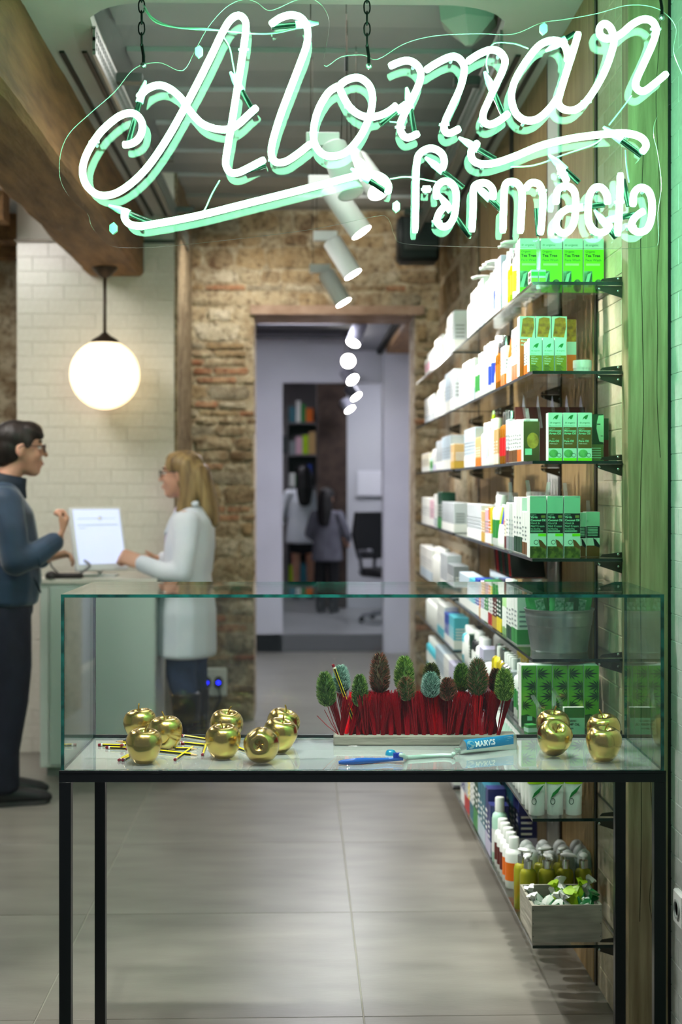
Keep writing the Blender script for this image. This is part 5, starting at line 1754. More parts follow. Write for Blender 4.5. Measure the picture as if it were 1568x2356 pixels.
# clear riser with leaning leaflet cards on the fifth shelf
rk2 = thing('card_riser', 'clear box riser under the leaning leaflet cards on the fifth shelf', 'riser', (XF + 0.135, 4.60, ZS[4] + 0.0005))
MB().box((-0.06, 0, 0), (-0.057, 0.52, 0.15)).build('side_sheet', CLR, rk2)
MB().box((0.057, 0, 0), (0.06, 0.52, 0.15)).build('side_sheet', CLR, rk2)
MB().box((-0.06, 0, 0.15), (0.06, 0.52, 0.153)).build('top_sheet', CLR, rk2)
LC = ['black', 'red', 'dark green', 'black', 'maroon', 'dark green', 'black', 'red', 'maroon']
for k in range(9):
    o = MB().box((-0.055, 0, 0), (0.055, 0.005, 0.085)).build('leaflet_card', pmat(LC[k]))
    o.location = (XF + 0.135, 4.62 + k * 0.048, ZS[4] + 0.157)
    o.rotation_euler = (-0.5, 0, 0)
    tag(o, 'leaning %s leaflet card above the fifth shelf, %s back' % (LC[k], ORD[k]), 'leaflet', 'leaning leaflet cards')
# ------------------------------------------------------------------ lamps
WARM = (1.0, 0.86, 0.66)
gl = P(241, 862, 7.28)
gp = thing('globe_pendant', 'round opal glass globe lamp hanging on a rod from the timber beam', 'pendant lamp', (gl.x, gl.y, 2.54))
BRZ = M('dark_bronze', (70, 58, 48), 0.4, 0.6)
MB().lathe([(0.066, 0), (0.064, -0.006), (0.030, -0.045), (0.012, -0.056)], 24).build('ceiling_rose', BRZ, gp, 40)
zc = gl.z - 2.54
MB().tube([(0, 0, -0.05), (0, 0, zc + 0.2)], 0.0085, 10).build('rod', BRZ, gp, True)
MB().lathe([(0.078, zc + 0.158), (0.066, zc + 0.178), (0.030, zc + 0.198), (0.012, zc + 0.215)], 24).build('cap', BRZ, gp, 40)
GLOBE = M('lit_opal_glass', (255, 246, 232), 0.3, emit=((255, 220, 172), 1.25))
MB().ell((0, 0, zc), (0.178, 0.178, 0.178), 32, 20).build('globe', GLOBE, gp, True)

LMPW = M('spot_white_enamel', (226, 228, 226), 0.4)
LENS = M('lit_spot_lens', (255, 255, 250), 0.3, emit=((255, 252, 240), 22))
LMPB = M('spot_enamel_darkened', (150, 150, 164), 0.4)  # white enamel darkened in colour to tone down light on back room heads
LENSOFF = M('spot_glass_off', (206, 214, 210), 0.2)


def spot_lamp(px, py, d, dirv, lab, power=0, lit=True, length=0.19, r=0.045, color=(1, 0.985, 0.95), ztop=3.1, size=65, plate=True, body=None):
    """adapter plate on a thin rod, arm and cylindrical head aimed along dirv"""
    a = P(px, py, d)
    t = thing('track_spot', lab, 'spotlight', a, 0, 'ceiling spotlights')
    dv = Vector(dirv).normalized()
    if plate:
        MB().cbox((-0.055, -0.018, -0.022), (0.055, 0.018, 0.022), 0.002).build('adapter_plate', LMPW, t)
    MB().tube([(-0.04 if plate else 0.03, 0, -0.02), (-0.04 if plate else 0.03, 0, ztop - a.z)], 0.0016, 6).build('hanger_rod', DSTEEL, t)
    p0 = Vector((0.03, 0, -0.015))
    piv = p0 + Vector((0.012, -0.012, -0.03))
    MB().tube([p0, piv], 0.010, 8).build('arm', LMPW, t)
    q0, q1 = piv - dv * 0.03, piv + dv * (length - 0.03)
    MB().tube([q0, q0 + dv * 0.008, q1 - dv * 0.004, q1], [r * .8, r, r, r * .98], 22).build('lamp_head', body or LMPW, t, 40)
    MB().tube([q1 + dv * 0.0005, q1 + dv * 0.002, q1 + dv * 0.004], [r * .93, r * .9, r * .6], 22).build('lens', LENS if lit else LENSOFF, t, 40)
    if power:
        w0 = a + q1 + dv * 0.02
        l = spot('track_spot_light', w0, w0 + dv, power, size, 0.5, color, 0.035)
    return t


spot_lamp(742, 418, 5.5, (0.56, -0.10, -0.82), 'white cylinder spotlight nearest the neon underline, aimed at the shelves', 40, length=0.22)
spot_lamp(748, 543, 6.55, (0.52, -0.10, -0.84), 'white cylinder spotlight second above the masonry opening', 40)
spot_lamp(736, 618, 7.5, (0.50, -0.10, -0.85), 'white cylinder spotlight lowest in view before the masonry opening', 40)
spot_lamp(742, 322, 4.7, (0.30, -0.30, -0.9), 'unlit looking spotlight seen through the letter o of the sign', 0, lit=False, ztop=3.06)
spot_lamp(778, 340, 5.0, (0.06, -0.90, -0.42), 'glaring spotlight facing the window just above the sign underline', 25, ztop=3.06, plate=False)
spot_lamp(800, 352, 5.3, (0.42, -0.55, -0.72), 'glaring spotlight behind the right end of the sign underline', 25, ztop=3.06, plate=False)
CB = (0.9, 0.92, 1.0)
spot_lamp(815, 733, 10.0, (-0.34, -0.42, -0.84), 'spotlight under the back room ceiling aimed to the left', 40, ztop=2.62, color=CB, r=0.05, body=LMPB)
spot_lamp(786, 812, 11.2, (0.05, -0.95, -0.30), 'round glaring spotlight facing the window in the back room', 20, ztop=2.76, plate=False, color=CB, r=0.055, length=0.12, body=LMPB)
spot_lamp(786, 846, 11.9, (0.50, -0.55, -0.66), 'oval lit spotlight below the round one in the back room', 25, ztop=2.62, plate=False, color=CB, r=0.055, length=0.12, body=LMPB)
spot_lamp(796, 885, 13.2, (0.55, -0.30, -0.78), 'upper of two oval spotlights in the far room doorway', 25, ztop=2.7, plate=False, color=CB, r=0.055, length=0.12, body=LMPB)
spot_lamp(784, 916, 14.4, (0.52, -0.32, -0.80), 'lower of two oval spotlights in the far room doorway', 25, ztop=2.7, plate=False, color=CB, r=0.055, length=0.12, body=LMPB)

for n_ in ('lit_spot_lens',):
    MATS[n_].cycles.emission_sampling = 'NONE'          # the lamps' own spot lights do the lighting

# thin wire with a black fixing in front of the ceiling opening
wv = P(796, 150, 4.6)
t = thing('suspension_wire', 'thin black suspension wire with fixing behind the sign', 'wire', (wv.x, wv.y, 3.1))
MB().tube([(0, 0, 0), (0, 0, wv.z - 3.1 + 0.03)], 0.0016, 6).build('wire', DSTEEL, t)
MB().tube([(0, 0, wv.z - 3.1 + 0.03), (0, 0, wv.z - 3.1 - 0.02)], 0.006, 8).build('fixing', M('black_fixing', (20, 24, 22), .4), t, 40)
m = MB()
for s_ in (-1, 1):
    m.tube([(0, 0, wv.z - 3.12), (0.012 * s_, 0, wv.z - 3.20), (0.016 * s_, 0, wv.z - 3.34)], 0.001, 5)
m.build('wire_fork', DSTEEL, t)

# faceted shade lamp in the ceiling opening, upper right
cs = P(1078, 55, 4.9)
t = thing('faceted_pendant', 'pale faceted cone pendant in the ceiling opening at upper right', 'pendant lamp', (cs.x, cs.y, 3.1))
zc = cs.z - 3.1
fs_ = MB()
ns = 6
fs_.rings([[(r * math.cos(a), r * math.sin(a), z_ + zc) for a in [2 * math.pi * k / ns + .3 for k in range(ns)]] for r, z_ in ((0.045, 0.16), (0.115, 0.08), (0.105, -0.0), (0.012, -0.075))])
fs_.build('shade', M('pale_green_shade', (196, 210, 196), 0.5), t)
MB().tube([(0, 0, 0), (0, 0, zc + 0.15)], 0.004, 6).build('cord', DSTEEL, t)

# dark loudspeaker box under the ceiling right of the lettering
sp_ = P(962, 560, 7.9)
t = thing('loudspeaker', 'dark loudspeaker hanging before the masonry below the small lettering', 'loudspeaker', (sp_.x, sp_.y, sp_.z))
MB().cbox((-0.12, -0.09, -0.11), (0.11, 0.09, 0.14), 0.02).build('cabinet', M('speaker_black', (22, 28, 28), 0.5), t, 40)
MB().cbox((-0.085, -0.096, -0.05), (0.10, -0.088, 0.13), 0.003).build('grille', M('speaker_grille', (70, 74, 74), 0.6), t)
MB().tube([(0, 0.02, 0.14), (0, 0.02, 3.1 - sp_.z)], 0.008, 8).build('hanger', DSTEEL, t)

# ------------------------------------------------------------------ sales counter with till screen
cA, cB = P(92, 1790, 6.97), P(356, 1790, 6.97)
ct = thing('sales_counter', 'white sales counter with a pale front left of the white-coated assistant', 'counter', ((cA.x + cB.x) / 2, cA.y, 0))
hw = (cB.x - cA.x) / 2
CW = M('counter_white', (222, 228, 222), 0.35, noise=(3, .3, .7), c2=(212, 220, 213))
MB().cbox((-hw, 0, 0.045), (hw, 0.50, 0.945), 0.003).build('body', CW, ct)
MB().cbox((-hw - 0.012, -0.012, 0.945), (hw + 0.012, 0.52, 0.970), 0.003).build('worktop', M('counter_top', (226, 222, 210), 0.3), ct)
MB().box((-hw + 0.03, 0.02, 0), (hw - 0.03, 0.48, 0.045)).build('plinth', M('plinth_grey', (120, 126, 120), 0.5), ct)
MB().cbox((-hw + 0.05, -0.010, 0.06), (hw - 0.004, -0.0005, 0.930), 0.002).build('front_panel', M('pale_green_panel', (196, 212, 202), 0.3), ct)
for x_ in (-hw + 0.042,):
    MB().box((x_ - 0.002, -0.0008, 0.06), (x_ + 0.002, 0.0005, 0.93)).build('panel_gap', M('panel_gap_grey', (150, 158, 150), .6), ct)

sc0 = P(226, 1240, 7.12)
mo = thing('till_monitor', 'slim white monitor leaning back on the sales counter', 'monitor', (sc0.x, sc0.y, 0.9705))
MW = M('monitor_white', (228, 230, 230), 0.35)
R_ = Matrix.Rotation(0.6, 4, 'Z') @ Matrix.Rotation(-0.27, 4, 'X')


def rot_mb(m, Rm, off):
    m.v = [tuple(Rm @ Vector(p) + Vector(off)) for p in m.v]
    return m


off = (0.0, 0.0, sc0.z - 0.9705)
rot_mb(MB().cbox((-0.142, -0.012, -0.162), (0.142, 0.014, 0.162), 0.005), R_, off).build('bezel', MW, mo)
SCRN = M('lit_screen', (210, 218, 240), 0.3, emit=((200, 210, 246), 0.45))
sob = rot_mb(MB().box((-0.126, -0.0145, -0.130), (0.126, -0.0122, 0.148)), R_, off).build('screen', SCRN, mo)
rot_mb(MB().box((-0.110, -0.0155, 0.065), (0.108, -0.0147, 0.073)).box((-0.108, -0.0155, 0.10), (0.10, -0.0147, 0.104)).box((-0.105, -0.0155, 0.050), (-0.07, -0.0147, 0.055)), R_, off).build('screen_lines', M('screen_lines', (196, 206, 214), .4, emit=((180, 196, 200), .3)), sob)
MB().tube([(0.0, 0.02, 0.30), (0.0, 0.07, 0.15), (0.0, 0.05, 0.008)], 0.012, 10).build('stand', MW, mo, True)
MB().cbox((-0.09, -0.03, 0), (0.09, 0.11, 0.012), 0.003).build('foot', MW, mo)
sn = P(182, 1335, 6.99)
t = thing('barcode_scanner', 'dark hand scanner lying at the front edge of the counter', 'scanner', (sn.x - .05, 7.02, 0.9705))
MB().cbox((-0.07, -0.025, 0), (0.07, 0.03, 0.026), 0.008).build('scanner_body', M('scanner_dark', (52, 46, 46), 0.45), t, 40)
MB().tube(catmull([(0.05, 0, 0.02), (0.10, 0.02, 0.06), (0.06, 0.05, 0.09)], 5), 0.006, 8).build('handle', M('scanner_grey', (120, 118, 122), 0.4), t, True)
t2 = MB().tube(catmull([(-0.05, 0.02, 0.02), (-0.09, 0.03, 0.06), (-0.10, 0.05, 0.10)], 5), 0.004, 7).build('scanner_cable', M('scanner_dark', (52, 46, 46), 0.45), t, True)
MB().lathe([(0.030, 0), (0.030, 0.02), (0.02, 0.032), (0.006, 0.036)], 16, (-0.085, 0.0, 0)).build('cradle', M('scanner_dark', (52, 46, 46), .45), t, 40)

# low twin socket plate on the masonry with blue night lights
sp0 = P(489, 1570, 8.58)
t = thing('twin_socket', 'white twin socket plate low on the masonry with two blue-lit plugs', 'socket', (sp0.x, 8.628, sp0.z))
MB().cbox((-0.085, -0.018, -0.085), (0.085, 0.004, 0.085), 0.006).build('plate', M('socket_plate_white', (222, 226, 222), .4), t)
for x_ in (-0.035, 0.035):
    m = MB().lathe([(0.027, 0), (0.027, 0.02), (0.020, 0.026)], 18)
    m.v = [(x_ + p[0], -0.018 - p[2], p[1] * 1.3) for p in m.v]
    pl = m.build('plug', M('plug_black', (16, 18, 22), 0.4), t, 40)
    m = MB().ell((x_, -0.045, 0), (0.011, 0.003, 0.011), 12, 8)
    m.build('blue_light', M('blue_led', (40, 50, 255), 0.3, emit=((20, 30, 255), 4.0)), pl, True)
    MB().tube(catmull([(x_, -0.03, -0.03), (x_ + .01, -0.03, -0.10), (x_ - .03, -0.02, -0.20), (x_ + .02, -0.01, -0.33)], 5), 0.005, 7).build('cable', M('plug_black', (16, 18, 22), .4), pl, True)

# ------------------------------------------------------------------ back rooms
wb = P(850, 1112, 14.74)
t = thing('whiteboard', 'small white notice board on the far white wall', 'board', (wb.x + .02, 14.8, wb.z))
MB().cbox((-0.15, -0.03, -0.13), (0.18, 0.0, 0.13), 0.004).build('panel', M('board_white', (226, 226, 234), .3), t)
MB().box((-0.16, -0.034, -0.14), (0.19, -0.0, -0.13)).build('tray', M('board_grey', (130, 130, 138), .4), t)
oc = P(868, 1425, 13.3)
t = thing('office_chair', 'black swivel office chair half hidden behind the grey column', 'office chair', (oc.x + .12, 13.3, 0.15), 0.5)
OB = M('chair_black', (24, 25, 28), 0.6)
OG = M('chair_grey', (120, 122, 130), 0.35, 0.5)
MB().cbox((-0.23, -0.22, 0.42), (0.23, 0.22, 0.50), 0.03).build('seat', OB, t, 40)
m = MB().rings([[(-0.20 + .0, 0.22 + q, 0.58), (0.20, 0.22 + q, 0.58), (0.24, 0.26 + q, 0.80), (0.20, 0.27 + q, 1.02), (-0.20, 0.27 + q, 1.02), (-0.24, 0.26 + q, 0.80)] for q in (0, 0.05)])
m.build('backrest', OB, t)
MB().tube([(0, 0.20, 0.45), (0, 0.28, 0.50), (0, 0.27, 0.7)], 0.02, 8).build('back_stem', OG, t, True)
MB().tube([(0, 0, 0.08), (0, 0, 0.43)], 0.028, 10).build('gas_column', OG, t, True)
for k in range(5):
    a = 2 * math.pi * k / 5 + .4
    lg = MB().tube([(0, 0, 0.09), (0.28 * math.cos(a), 0.28 * math.sin(a), 0.065)], 0.02, 8, r1=0.014).build('leg', OG, t, True)
    MB().ell((0.28 * math.cos(a), 0.28 * math.sin(a), 0.029), (0.028, 0.028, 0.028), 10, 7).build('castor', OB, lg, True)
for s_ in (-1, 1):
    MB().tube([(0.25 * s_, 0.1, 0.46), (0.28 * s_, 0.1, 0.66), (0.28 * s_, -0.12, 0.67)], 0.018, 8).build('armrest', OG, t, True)
# far room storage shelf with coloured packs and a dark screen
fs0 = P(715, 1050, 16.9)
t = thing('storage_shelf', 'tall grey storage shelf in the far room behind the dark-haired woman', 'shelf', (fs0.x, 16.9, 0.15))
FM = M('far_shelf_grey', (110, 108, 110), .6)
MB().box((-0.28, 0.3, 0), (0.10, 0.32, 2.2)).build('back_sheet', FM, t)
for x_ in (-0.29, 0.10):
    MB().box((x_, 0, 0), (x_ + 0.015, 0.32, 2.2)).build('side', FM, t)
for k in range(6):
    MB().box((-0.275, 0, 0.1 + k * 0.38), (0.10, 0.3, 0.12 + k * 0.38)).build('board', FM, t)
q = 0
for k in range(6):
    x_ = -0.26
    while x_ < 0.005:
        wd = rnd.uniform(0.05, 0.09)
        col = ['lime', 'tan', 'teal', 'white', 'green', 'orange', 'blue', 'grey', 'pink'][q % 9]
        hh_ = rnd.uniform(.14, .28)
        place('carton', carton(round(wd, 3), 0.06, round(hh_, 2), col), (fs0.x + x_ + wd / 2, 17.0, 0.15 + 0.1205 + k * 0.38), 0, '%s carton on far room shelf board %s from below, %s from left' % (col, ORD[k], ORD[int((x_ + .26) / .06)]), 'carton', 'cartons in the far room')
        x_ += wd + 0.005
        q += 1
tv = P(668, 1022, 17.3)
t = thing('wall_screen', 'dark screen on the wall of the far room', 'screen', (tv.x, 17.49, tv.z))
MB().cbox((-0.16, -0.05, -0.11), (0.12, 0.0, 0.11), 0.005).build('screen_body', M('screen_dark', (26, 30, 34), .25), t)
# small warm lamp under the back room ceiling
wl = P(640, 722, 10.2)
t = thing('warm_bulb', 'small warm bulb lamp under the dark back room ceiling', 'lamp', (wl.x, wl.y, 2.62))
MB().lathe([(0.03, 0), (0.02, -0.03), (0.015, wl.z - 2.62 + .05)], 14).build('holder', BRZ, t, 40)
MB().ell((0, 0, wl.z - 2.62), (0.045, 0.045, 0.05), 16, 10).build('bulb', M('warm_bulb_glow', (255, 220, 170), .3, emit=((255, 206, 150), 5)), t, True)
# ------------------------------------------------------------------ people
TMP = bpy.data.scenes.new('sculpt')


def blobs(mb, pts, k=6):
    """swept ellipsoids: pts = [((x,y,z),(rx,ry,rz)), ...]"""
    for i in range(len(pts) - 1):
        a, ra = pts[i]
        b_, rb = pts[i + 1]
        ra = (ra,) * 3 if not isinstance(ra, tuple) else ra
        rb = (rb,) * 3 if not isinstance(rb, tuple) else rb
        n_ = max(2, min(24, int((Vector(b_) - Vector(a)).length / max(0.25 * min(min(ra), min(rb)), 0.004))))
        for j in range(n_ + 1):
            f_ = j / n_
            mb.ell([a[q] + (b_[q] - a[q]) * f_ for q in range(3)], [ra[q] + (rb[q] - ra[q]) * f_ for q in range(3)], 12, 8)
    return mb


def fuse(mb, name, mat, parent, voxel=0.008, smooth_it=4, fac=0.5):
    """melt the collected volumes into one continuous skin"""
    me = mb.mesh(name, mat)
    ob = bpy.data.objects.new(name, me)
    TMP.collection.objects.link(ob)
    r = ob.modifiers.new('r', 'REMESH')
    r.mode = 'VOXEL'
    r.voxel_size = voxel
    s_ = ob.modifiers.new('s', 'SMOOTH')
    s_.iterations = smooth_it
    s_.factor = fac
    TMP.view_layers[0].update()
    dg = TMP.view_layers[0].depsgraph
    dg.update()
    out_ = bpy.data.meshes.new_from_object(ob.evaluated_get(dg))
    bpy.data.objects.remove(ob)
    out_.name = name
    out_.materials.clear()
    out_.materials.append(mat)
    shade(out_)
    return link(name, out_, parent)


def head(mb, c, s=1.0):
    cx_, cy_, cz = c
    E = lambda dx, dy, dz, rx, ry, rz: mb.ell((cx_ + dx * s, cy_ + dy * s, cz + dz * s), (rx * s, ry * s, rz * s), 16, 10)
    E(-0.012, 0, 0.030, 0.098, 0.076, 0.088)
    E(0.028, 0, -0.025, 0.066, 0.062, 0.088)
    E(0.052, 0, -0.092, 0.036, 0.034, 0.026)
    E(0.030, 0, -0.075, 0.050, 0.050, 0.036)
    E(0.074, 0, 0.034, 0.020, 0.046, 0.016)
    for q in range(6):
        f_ = q / 5
        E(0.090 + 0.022 * f_, 0, 0.014 - 0.038 * f_, 0.011, 0.008 + 0.006 * f_, 0.010)
    E(0.088, 0, -0.056, 0.013, 0.022, 0.008)
    E(0.085, 0, -0.070, 0.012, 0.019, 0.008)
    for y_ in (-1, 1):
        E(0.060, 0.036 * y_, -0.026, 0.026, 0.024, 0.028)
        E(-0.008, 0.074 * y_, -0.008, 0.018, 0.009, 0.032)
        E(0.002, 0.079 * y_, 0.006, 0.010, 0.006, 0.016)
    return mb


def hand(mb, wrist, d, nrm, curl, thumb, s=1.0):
    """palm and five bent fingers; d = finger direction, nrm = back of the hand, curl 0..1"""
    d, nrm = Vector(d).normalized(), Vector(nrm).normalized()
    sd = d.cross(nrm).normalized()
    wv_ = Vector(wrist)
    for u in range(5):
        for v_ in range(4):
            mb.ell(wv_ + d * (0.012 + 0.018 * u) * s + sd * (-0.027 + 0.018 * v_) * s, (0.014 * s,) * 3, 8, 6)
    for k, ln in enumerate((0.070, 0.080, 0.074, 0.058)):
        p = wv_ + d * 0.088 * s + sd * (-0.030 + 0.020 * k) * s
        a = 0.0
        prev = p
        for seg, fr in enumerate((0.45, 0.32, 0.23)):
            a += curl * (1.15 if seg == 0 else 1.3)
            dr = d * math.cos(a) - nrm * math.sin(a)
            nx_ = prev + dr * ln * fr * s
            blobs(mb, [(tuple(prev), 0.0092 * s), (tuple(nx_), 0.0082 * s)])
            prev = nx_
    t0 = wv_ + d * 0.03 * s - sd * 0.030 * s
    tv_ = Vector(thumb).normalized()
    blobs(mb, [(tuple(t0), 0.013 * s), (tuple(t0 + tv_ * 0.035 * s), 0.0105 * s), (tuple(t0 + tv_ * 0.035 * s + (tv_ + d * .25).normalized() * 0.030 * s), 0.0088 * s)])
    return mb


def figure_skin(hc, hs, neck0, torso, arms, legs, hands, mat, parent, name='body'):
    mb = MB()
    head(mb, hc, hs)
    blobs(mb, [((hc[0] - 0.022, hc[1], hc[2] - 0.06), (0.052, 0.050, 0.05)), (neck0, (0.058, 0.058, 0.05))])
    blobs(mb, torso)
    for a in arms + legs:
        blobs(mb, a)
    for h_ in hands:
        hand(mb, *h_)
    return fuse(mb, name, mat, parent, 0.0065, 5)


SKIN = M('skin', (214, 164, 138), 0.5, sub=0.15, noise=(12, .3, .7), c2=(200, 146, 120))


def eyes(parent, hc, s=1.0):
    for y_ in (-1, 1):
        o = MB().ell((hc[0] + 0.078 * s, hc[1] + 0.031 * s * y_, hc[2] + 0.010 * s), (0.012 * s, 0.013 * s, 0.010 * s), 12, 8).build('eye', M('eye_white', (226, 220, 214), .2), parent, True)
        MB().ell((hc[0] + 0.0875 * s, hc[1] + 0.031 * s * y_, hc[2] + 0.010 * s), (0.004 * s, 0.006 * s, 0.006 * s), 10, 6).build('iris', M('iris_dark', (40, 28, 20), .2), o, True)
        MB().tube([(hc[0] + 0.090 * s, hc[1] + 0.015 * s * y_, hc[2] + 0.034 * s), (hc[0] + 0.088 * s, hc[1] + 0.035 * s * y_, hc[2] + 0.039 * s), (hc[0] + 0.074 * s, hc[1] + 0.052 * s * y_, hc[2] + 0.034 * s)], 0.0035 * s, 6).build('eyebrow', M('brow_brown', (60, 42, 30), .8), parent, True)
    MB().ell((hc[0] + 0.0975 * s, hc[1], hc[2] - 0.063 * s), (0.005 * s, 0.018 * s, 0.005 * s), 12, 6).build('lips', M('lips', (170, 96, 88), .4), parent, True)


def glasses(parent, hc, s, mat):
    m = MB()
    for y_ in (-1, 1):
        cc = Vector((hc[0] + 0.104 * s, hc[1] + 0.033 * s * y_, hc[2] + 0.006 * s))
        m.tube([cc + Vector((-.003 * abs(math.cos(a)), 0.024 * s * math.cos(a), 0.018 * s * math.sin(a))) for a in [2 * math.pi * i / 16 for i in range(17)]], 0.0022 * s, 6, caps=False)
        m.tube([cc + Vector((0, 0.024 * s * y_, 0.006)), cc + Vector((-0.02 * s, 0.044 * s * y_, 0.008)), (hc[0] - 0.002 * s, hc[1] + 0.083 * s * y_, hc[2] + 0.016 * s), (hc[0] - 0.016 * s, hc[1] + 0.083 * s * y_, hc[2] + 0.004 * s)], 0.0024 * s, 6)
    m.tube([(hc[0] + 0.106 * s, hc[1] - 0.010 * s, hc[2] + 0.010 * s), (hc[0] + 0.106 * s, hc[1] + 0.010 * s, hc[2] + 0.010 * s)], 0.0022 * s, 6)
    return m.build('glasses', mat, parent, True)


def shoe(parent, x, y, z, ln, mat, sole, name='shoe', rot=0.0):
    m = MB()
    blobs(m, [((x - ln * .30, y, z + .045), (.048, .042, .045)), ((x, y, z + .045), (.05, .042, .042)), ((x + ln * .30, y, z + .034), (.055, .046, .030)), ((x + ln * .42, y, z + .028), (.036, .040, .022))])
    blobs(m, [((x - ln * .28, y, z + .06), (.046, .042, .04)), ((x - ln * .26, y, z + .11), (.044, .042, .03))])
    o = fuse(m, name, mat, parent, 0.008, 4)
    s_ = MB()
    pts = [(x - ln * .40, y), (x - ln * .36, y - .036), (x - ln * .1, y - .034), (x + ln * .25, y - .044), (x + ln * .42, y - .034), (x + ln * .5, y), (x + ln * .42, y + .034), (x + ln * .25, y + .044), (x - ln * .1, y + .034), (x - ln * .36, y + .036)]
    s_.prism(pts, z, z + .02).build('sole', sole, o)
    return o


# ---- customer in the navy jacket, facing right, seen from behind her right shoulder
c0 = P(8, 1840, 6.44)
cu = thing('person', 'short-haired customer in a dark blue jacket and glasses gesturing at the counter', 'person', (c0.x, c0.y, 0), 0.30)
hc = (0.075, 0.0, 1.588)
sk1 = figure_skin(hc, 1.03, (0.0, 0, 1.42), [((0, 0, 0.92), (.11, .15, .10)), ((0, 0, 1.15), (.10, .14, .1)), ((-.01, 0, 1.34), (.10, .16, .07))],
                  [[((-.01, -.19, 1.36), .05), ((.03, -.25, 1.10), .04), ((.215, -.21, 1.185), .028)], [((-.01, .19, 1.36), .05), ((.02, .26, 1.10), .04), ((.20, .15, 1.08), .028)]],
                  [[((0, -.09, .90), .08), ((.02, -.10, .48), .055), ((-.01, -.10, .08), .038)], [((0, .09, .90), .08), ((.03, .10, .48), .055), ((.0, .10, .08), .038)]],
                  [((.225, -.21, 1.20), (.35, .05, .93), (.9, -.1, -.3), 0.75, (-.25, -.1, 1.0)), ((.21, .15, 1.085), (1, -.1, .25), (0, .3, 1), 0.5, (.5, -.8, .3))], SKIN, cu)
eyes(sk1, hc, 1.03)
glasses(cu, hc, 1.03, M('glasses_dark', (58, 34, 34), .3))
NAVY = M('navy_jacket', (34, 62, 88), 0.6, noise=(9, .3, .7), c2=(24, 46, 68), bump=(22, .35), sheen=.3)
m = MB()
blobs(m, [((.01, 0, .905), (.150, .195, .035)), ((.015, 0, 1.0), (.158, .200, .06)), ((.02, 0, 1.15), (.145, .195, .08)), ((.005, 0, 1.29), (.135, .205, .07)), ((-.015, 0, 1.37), (.105, .185, .05)), ((-.01, 0, 1.425), (.075, .10, .03))])
blobs(m, [((-.015, -.185, 1.355), (.085, .075, .07)), ((.01, -.235, 1.23), (.072, .066, .07)), ((.025, -.255, 1.10), (.066, .064, .07)), ((.11, -.24, 1.12), (.060, .056, .056)), ((.195, -.215, 1.175), (.048, .046, .046))])
blobs(m, [((-.015, .185, 1.355), (.085, .075, .07)), ((.02, .255, 1.10), (.066, .064, .07)), ((.185, .16, 1.08), (.046, .044, .044))])
jk = fuse(m, 'jacket', NAVY, cu, 0.009, 6)
m = MB()
rs = []
for (r, z_, dx) in ((.098, 1.385, -.005), (.086, 1.43, .004), (.082, 1.475, .012), (.074, 1.475, .012), (.07, 1.42, .004)):
    rs.append([(dx + r * 1.0 * math.cos(a) * (1.12 if math.cos(a) > 0 else 1), r * .92 * math.sin(a), z_ + .018 * -math.cos(a)) for a in [2 * math.pi * i / 24 for i in range(24)]])
m.rings(rs, False, False).build('collar', M('navy_collar', (20, 34, 48), .7), jk, True)
MB().tube(catmull([(.10, -.145, 1.04), (.135, -.125, .985), (.155, -.09, .945)], 5), 0.004, 6).build('pocket_welt', M('navy_collar', (20, 34, 48), .7), jk, True)
m = MB()
for k in range(3):                                     # folds at the elbow
    m.tube(catmull([(.03 + .03 * k, -.20, 1.17 - .004 * k), (.06 + .03 * k, -.285, 1.125), (.07 + .03 * k, -.27, 1.07)], 4), 0.006, 6)
m.build('sleeve_fold', NAVY, jk, True)
TRO = M('dark_trousers', (26, 30, 48), 0.75, noise=(10, .3, .7), c2=(18, 21, 36), bump=(20, .25))
m = MB()
blobs(m, [((0, 0, .93), (.135, .175, .05)), ((0, 0, .86), (.135, .175, .07))])
for y_ in (-1, 1):
    blobs(m, [((0, .085 * y_, .86), (.118, .095, .08)), ((.02, .095 * y_, .62), (.098, .085, .08)), ((.02, .10 * y_, .46), (.082, .076, .08)), ((-.01, .10 * y_, .24), (.072, .068, .07)), ((-.01, .10 * y_, .085), (.074, .068, .04))])
fuse(m, 'trousers', TRO, cu, 0.010, 5)
SH = M('dark_shoe', (34, 33, 36), 0.55)
SOLE = M('shoe_sole', (70, 68, 70), 0.6)
shoe(cu, .06, -.10, 0, .27, SH, SOLE)
shoe(cu, .07, .10, 0, .27, SH, SOLE)
HB_ = M('dark_brown_hair', (40, 29, 24), 0.5, noise=(30, .3, .7), c2=(24, 17, 14), stretch=(1, 1, .3), bump=(40, .6))
m = MB()
s_ = 1.03
E = lambda dx, dy, dz, rx, ry, rz: m.ell((hc[0] + dx * s_, hc[1] + dy * s_, hc[2] + dz * s_), (rx * s_, ry * s_, rz * s_), 18, 12)
E(-.022, 0, .052, .102, .084, .080)
E(-.050, 0, .010, .072, .078, .085)
E(.030, 0, .082, .068, .074, .046)
E(.066, 0, .074, .034, .060, .028)
E(.080, -.02, .062, .022, .030, .018)
E(-.068, 0, -.040, .040, .058, .040)
for y_ in (-1, 1):
    E(.020, .064 * y_, .038, .026, .016, .036)
fuse(m, 'hair', HB_, cu, 0.0065, 3)

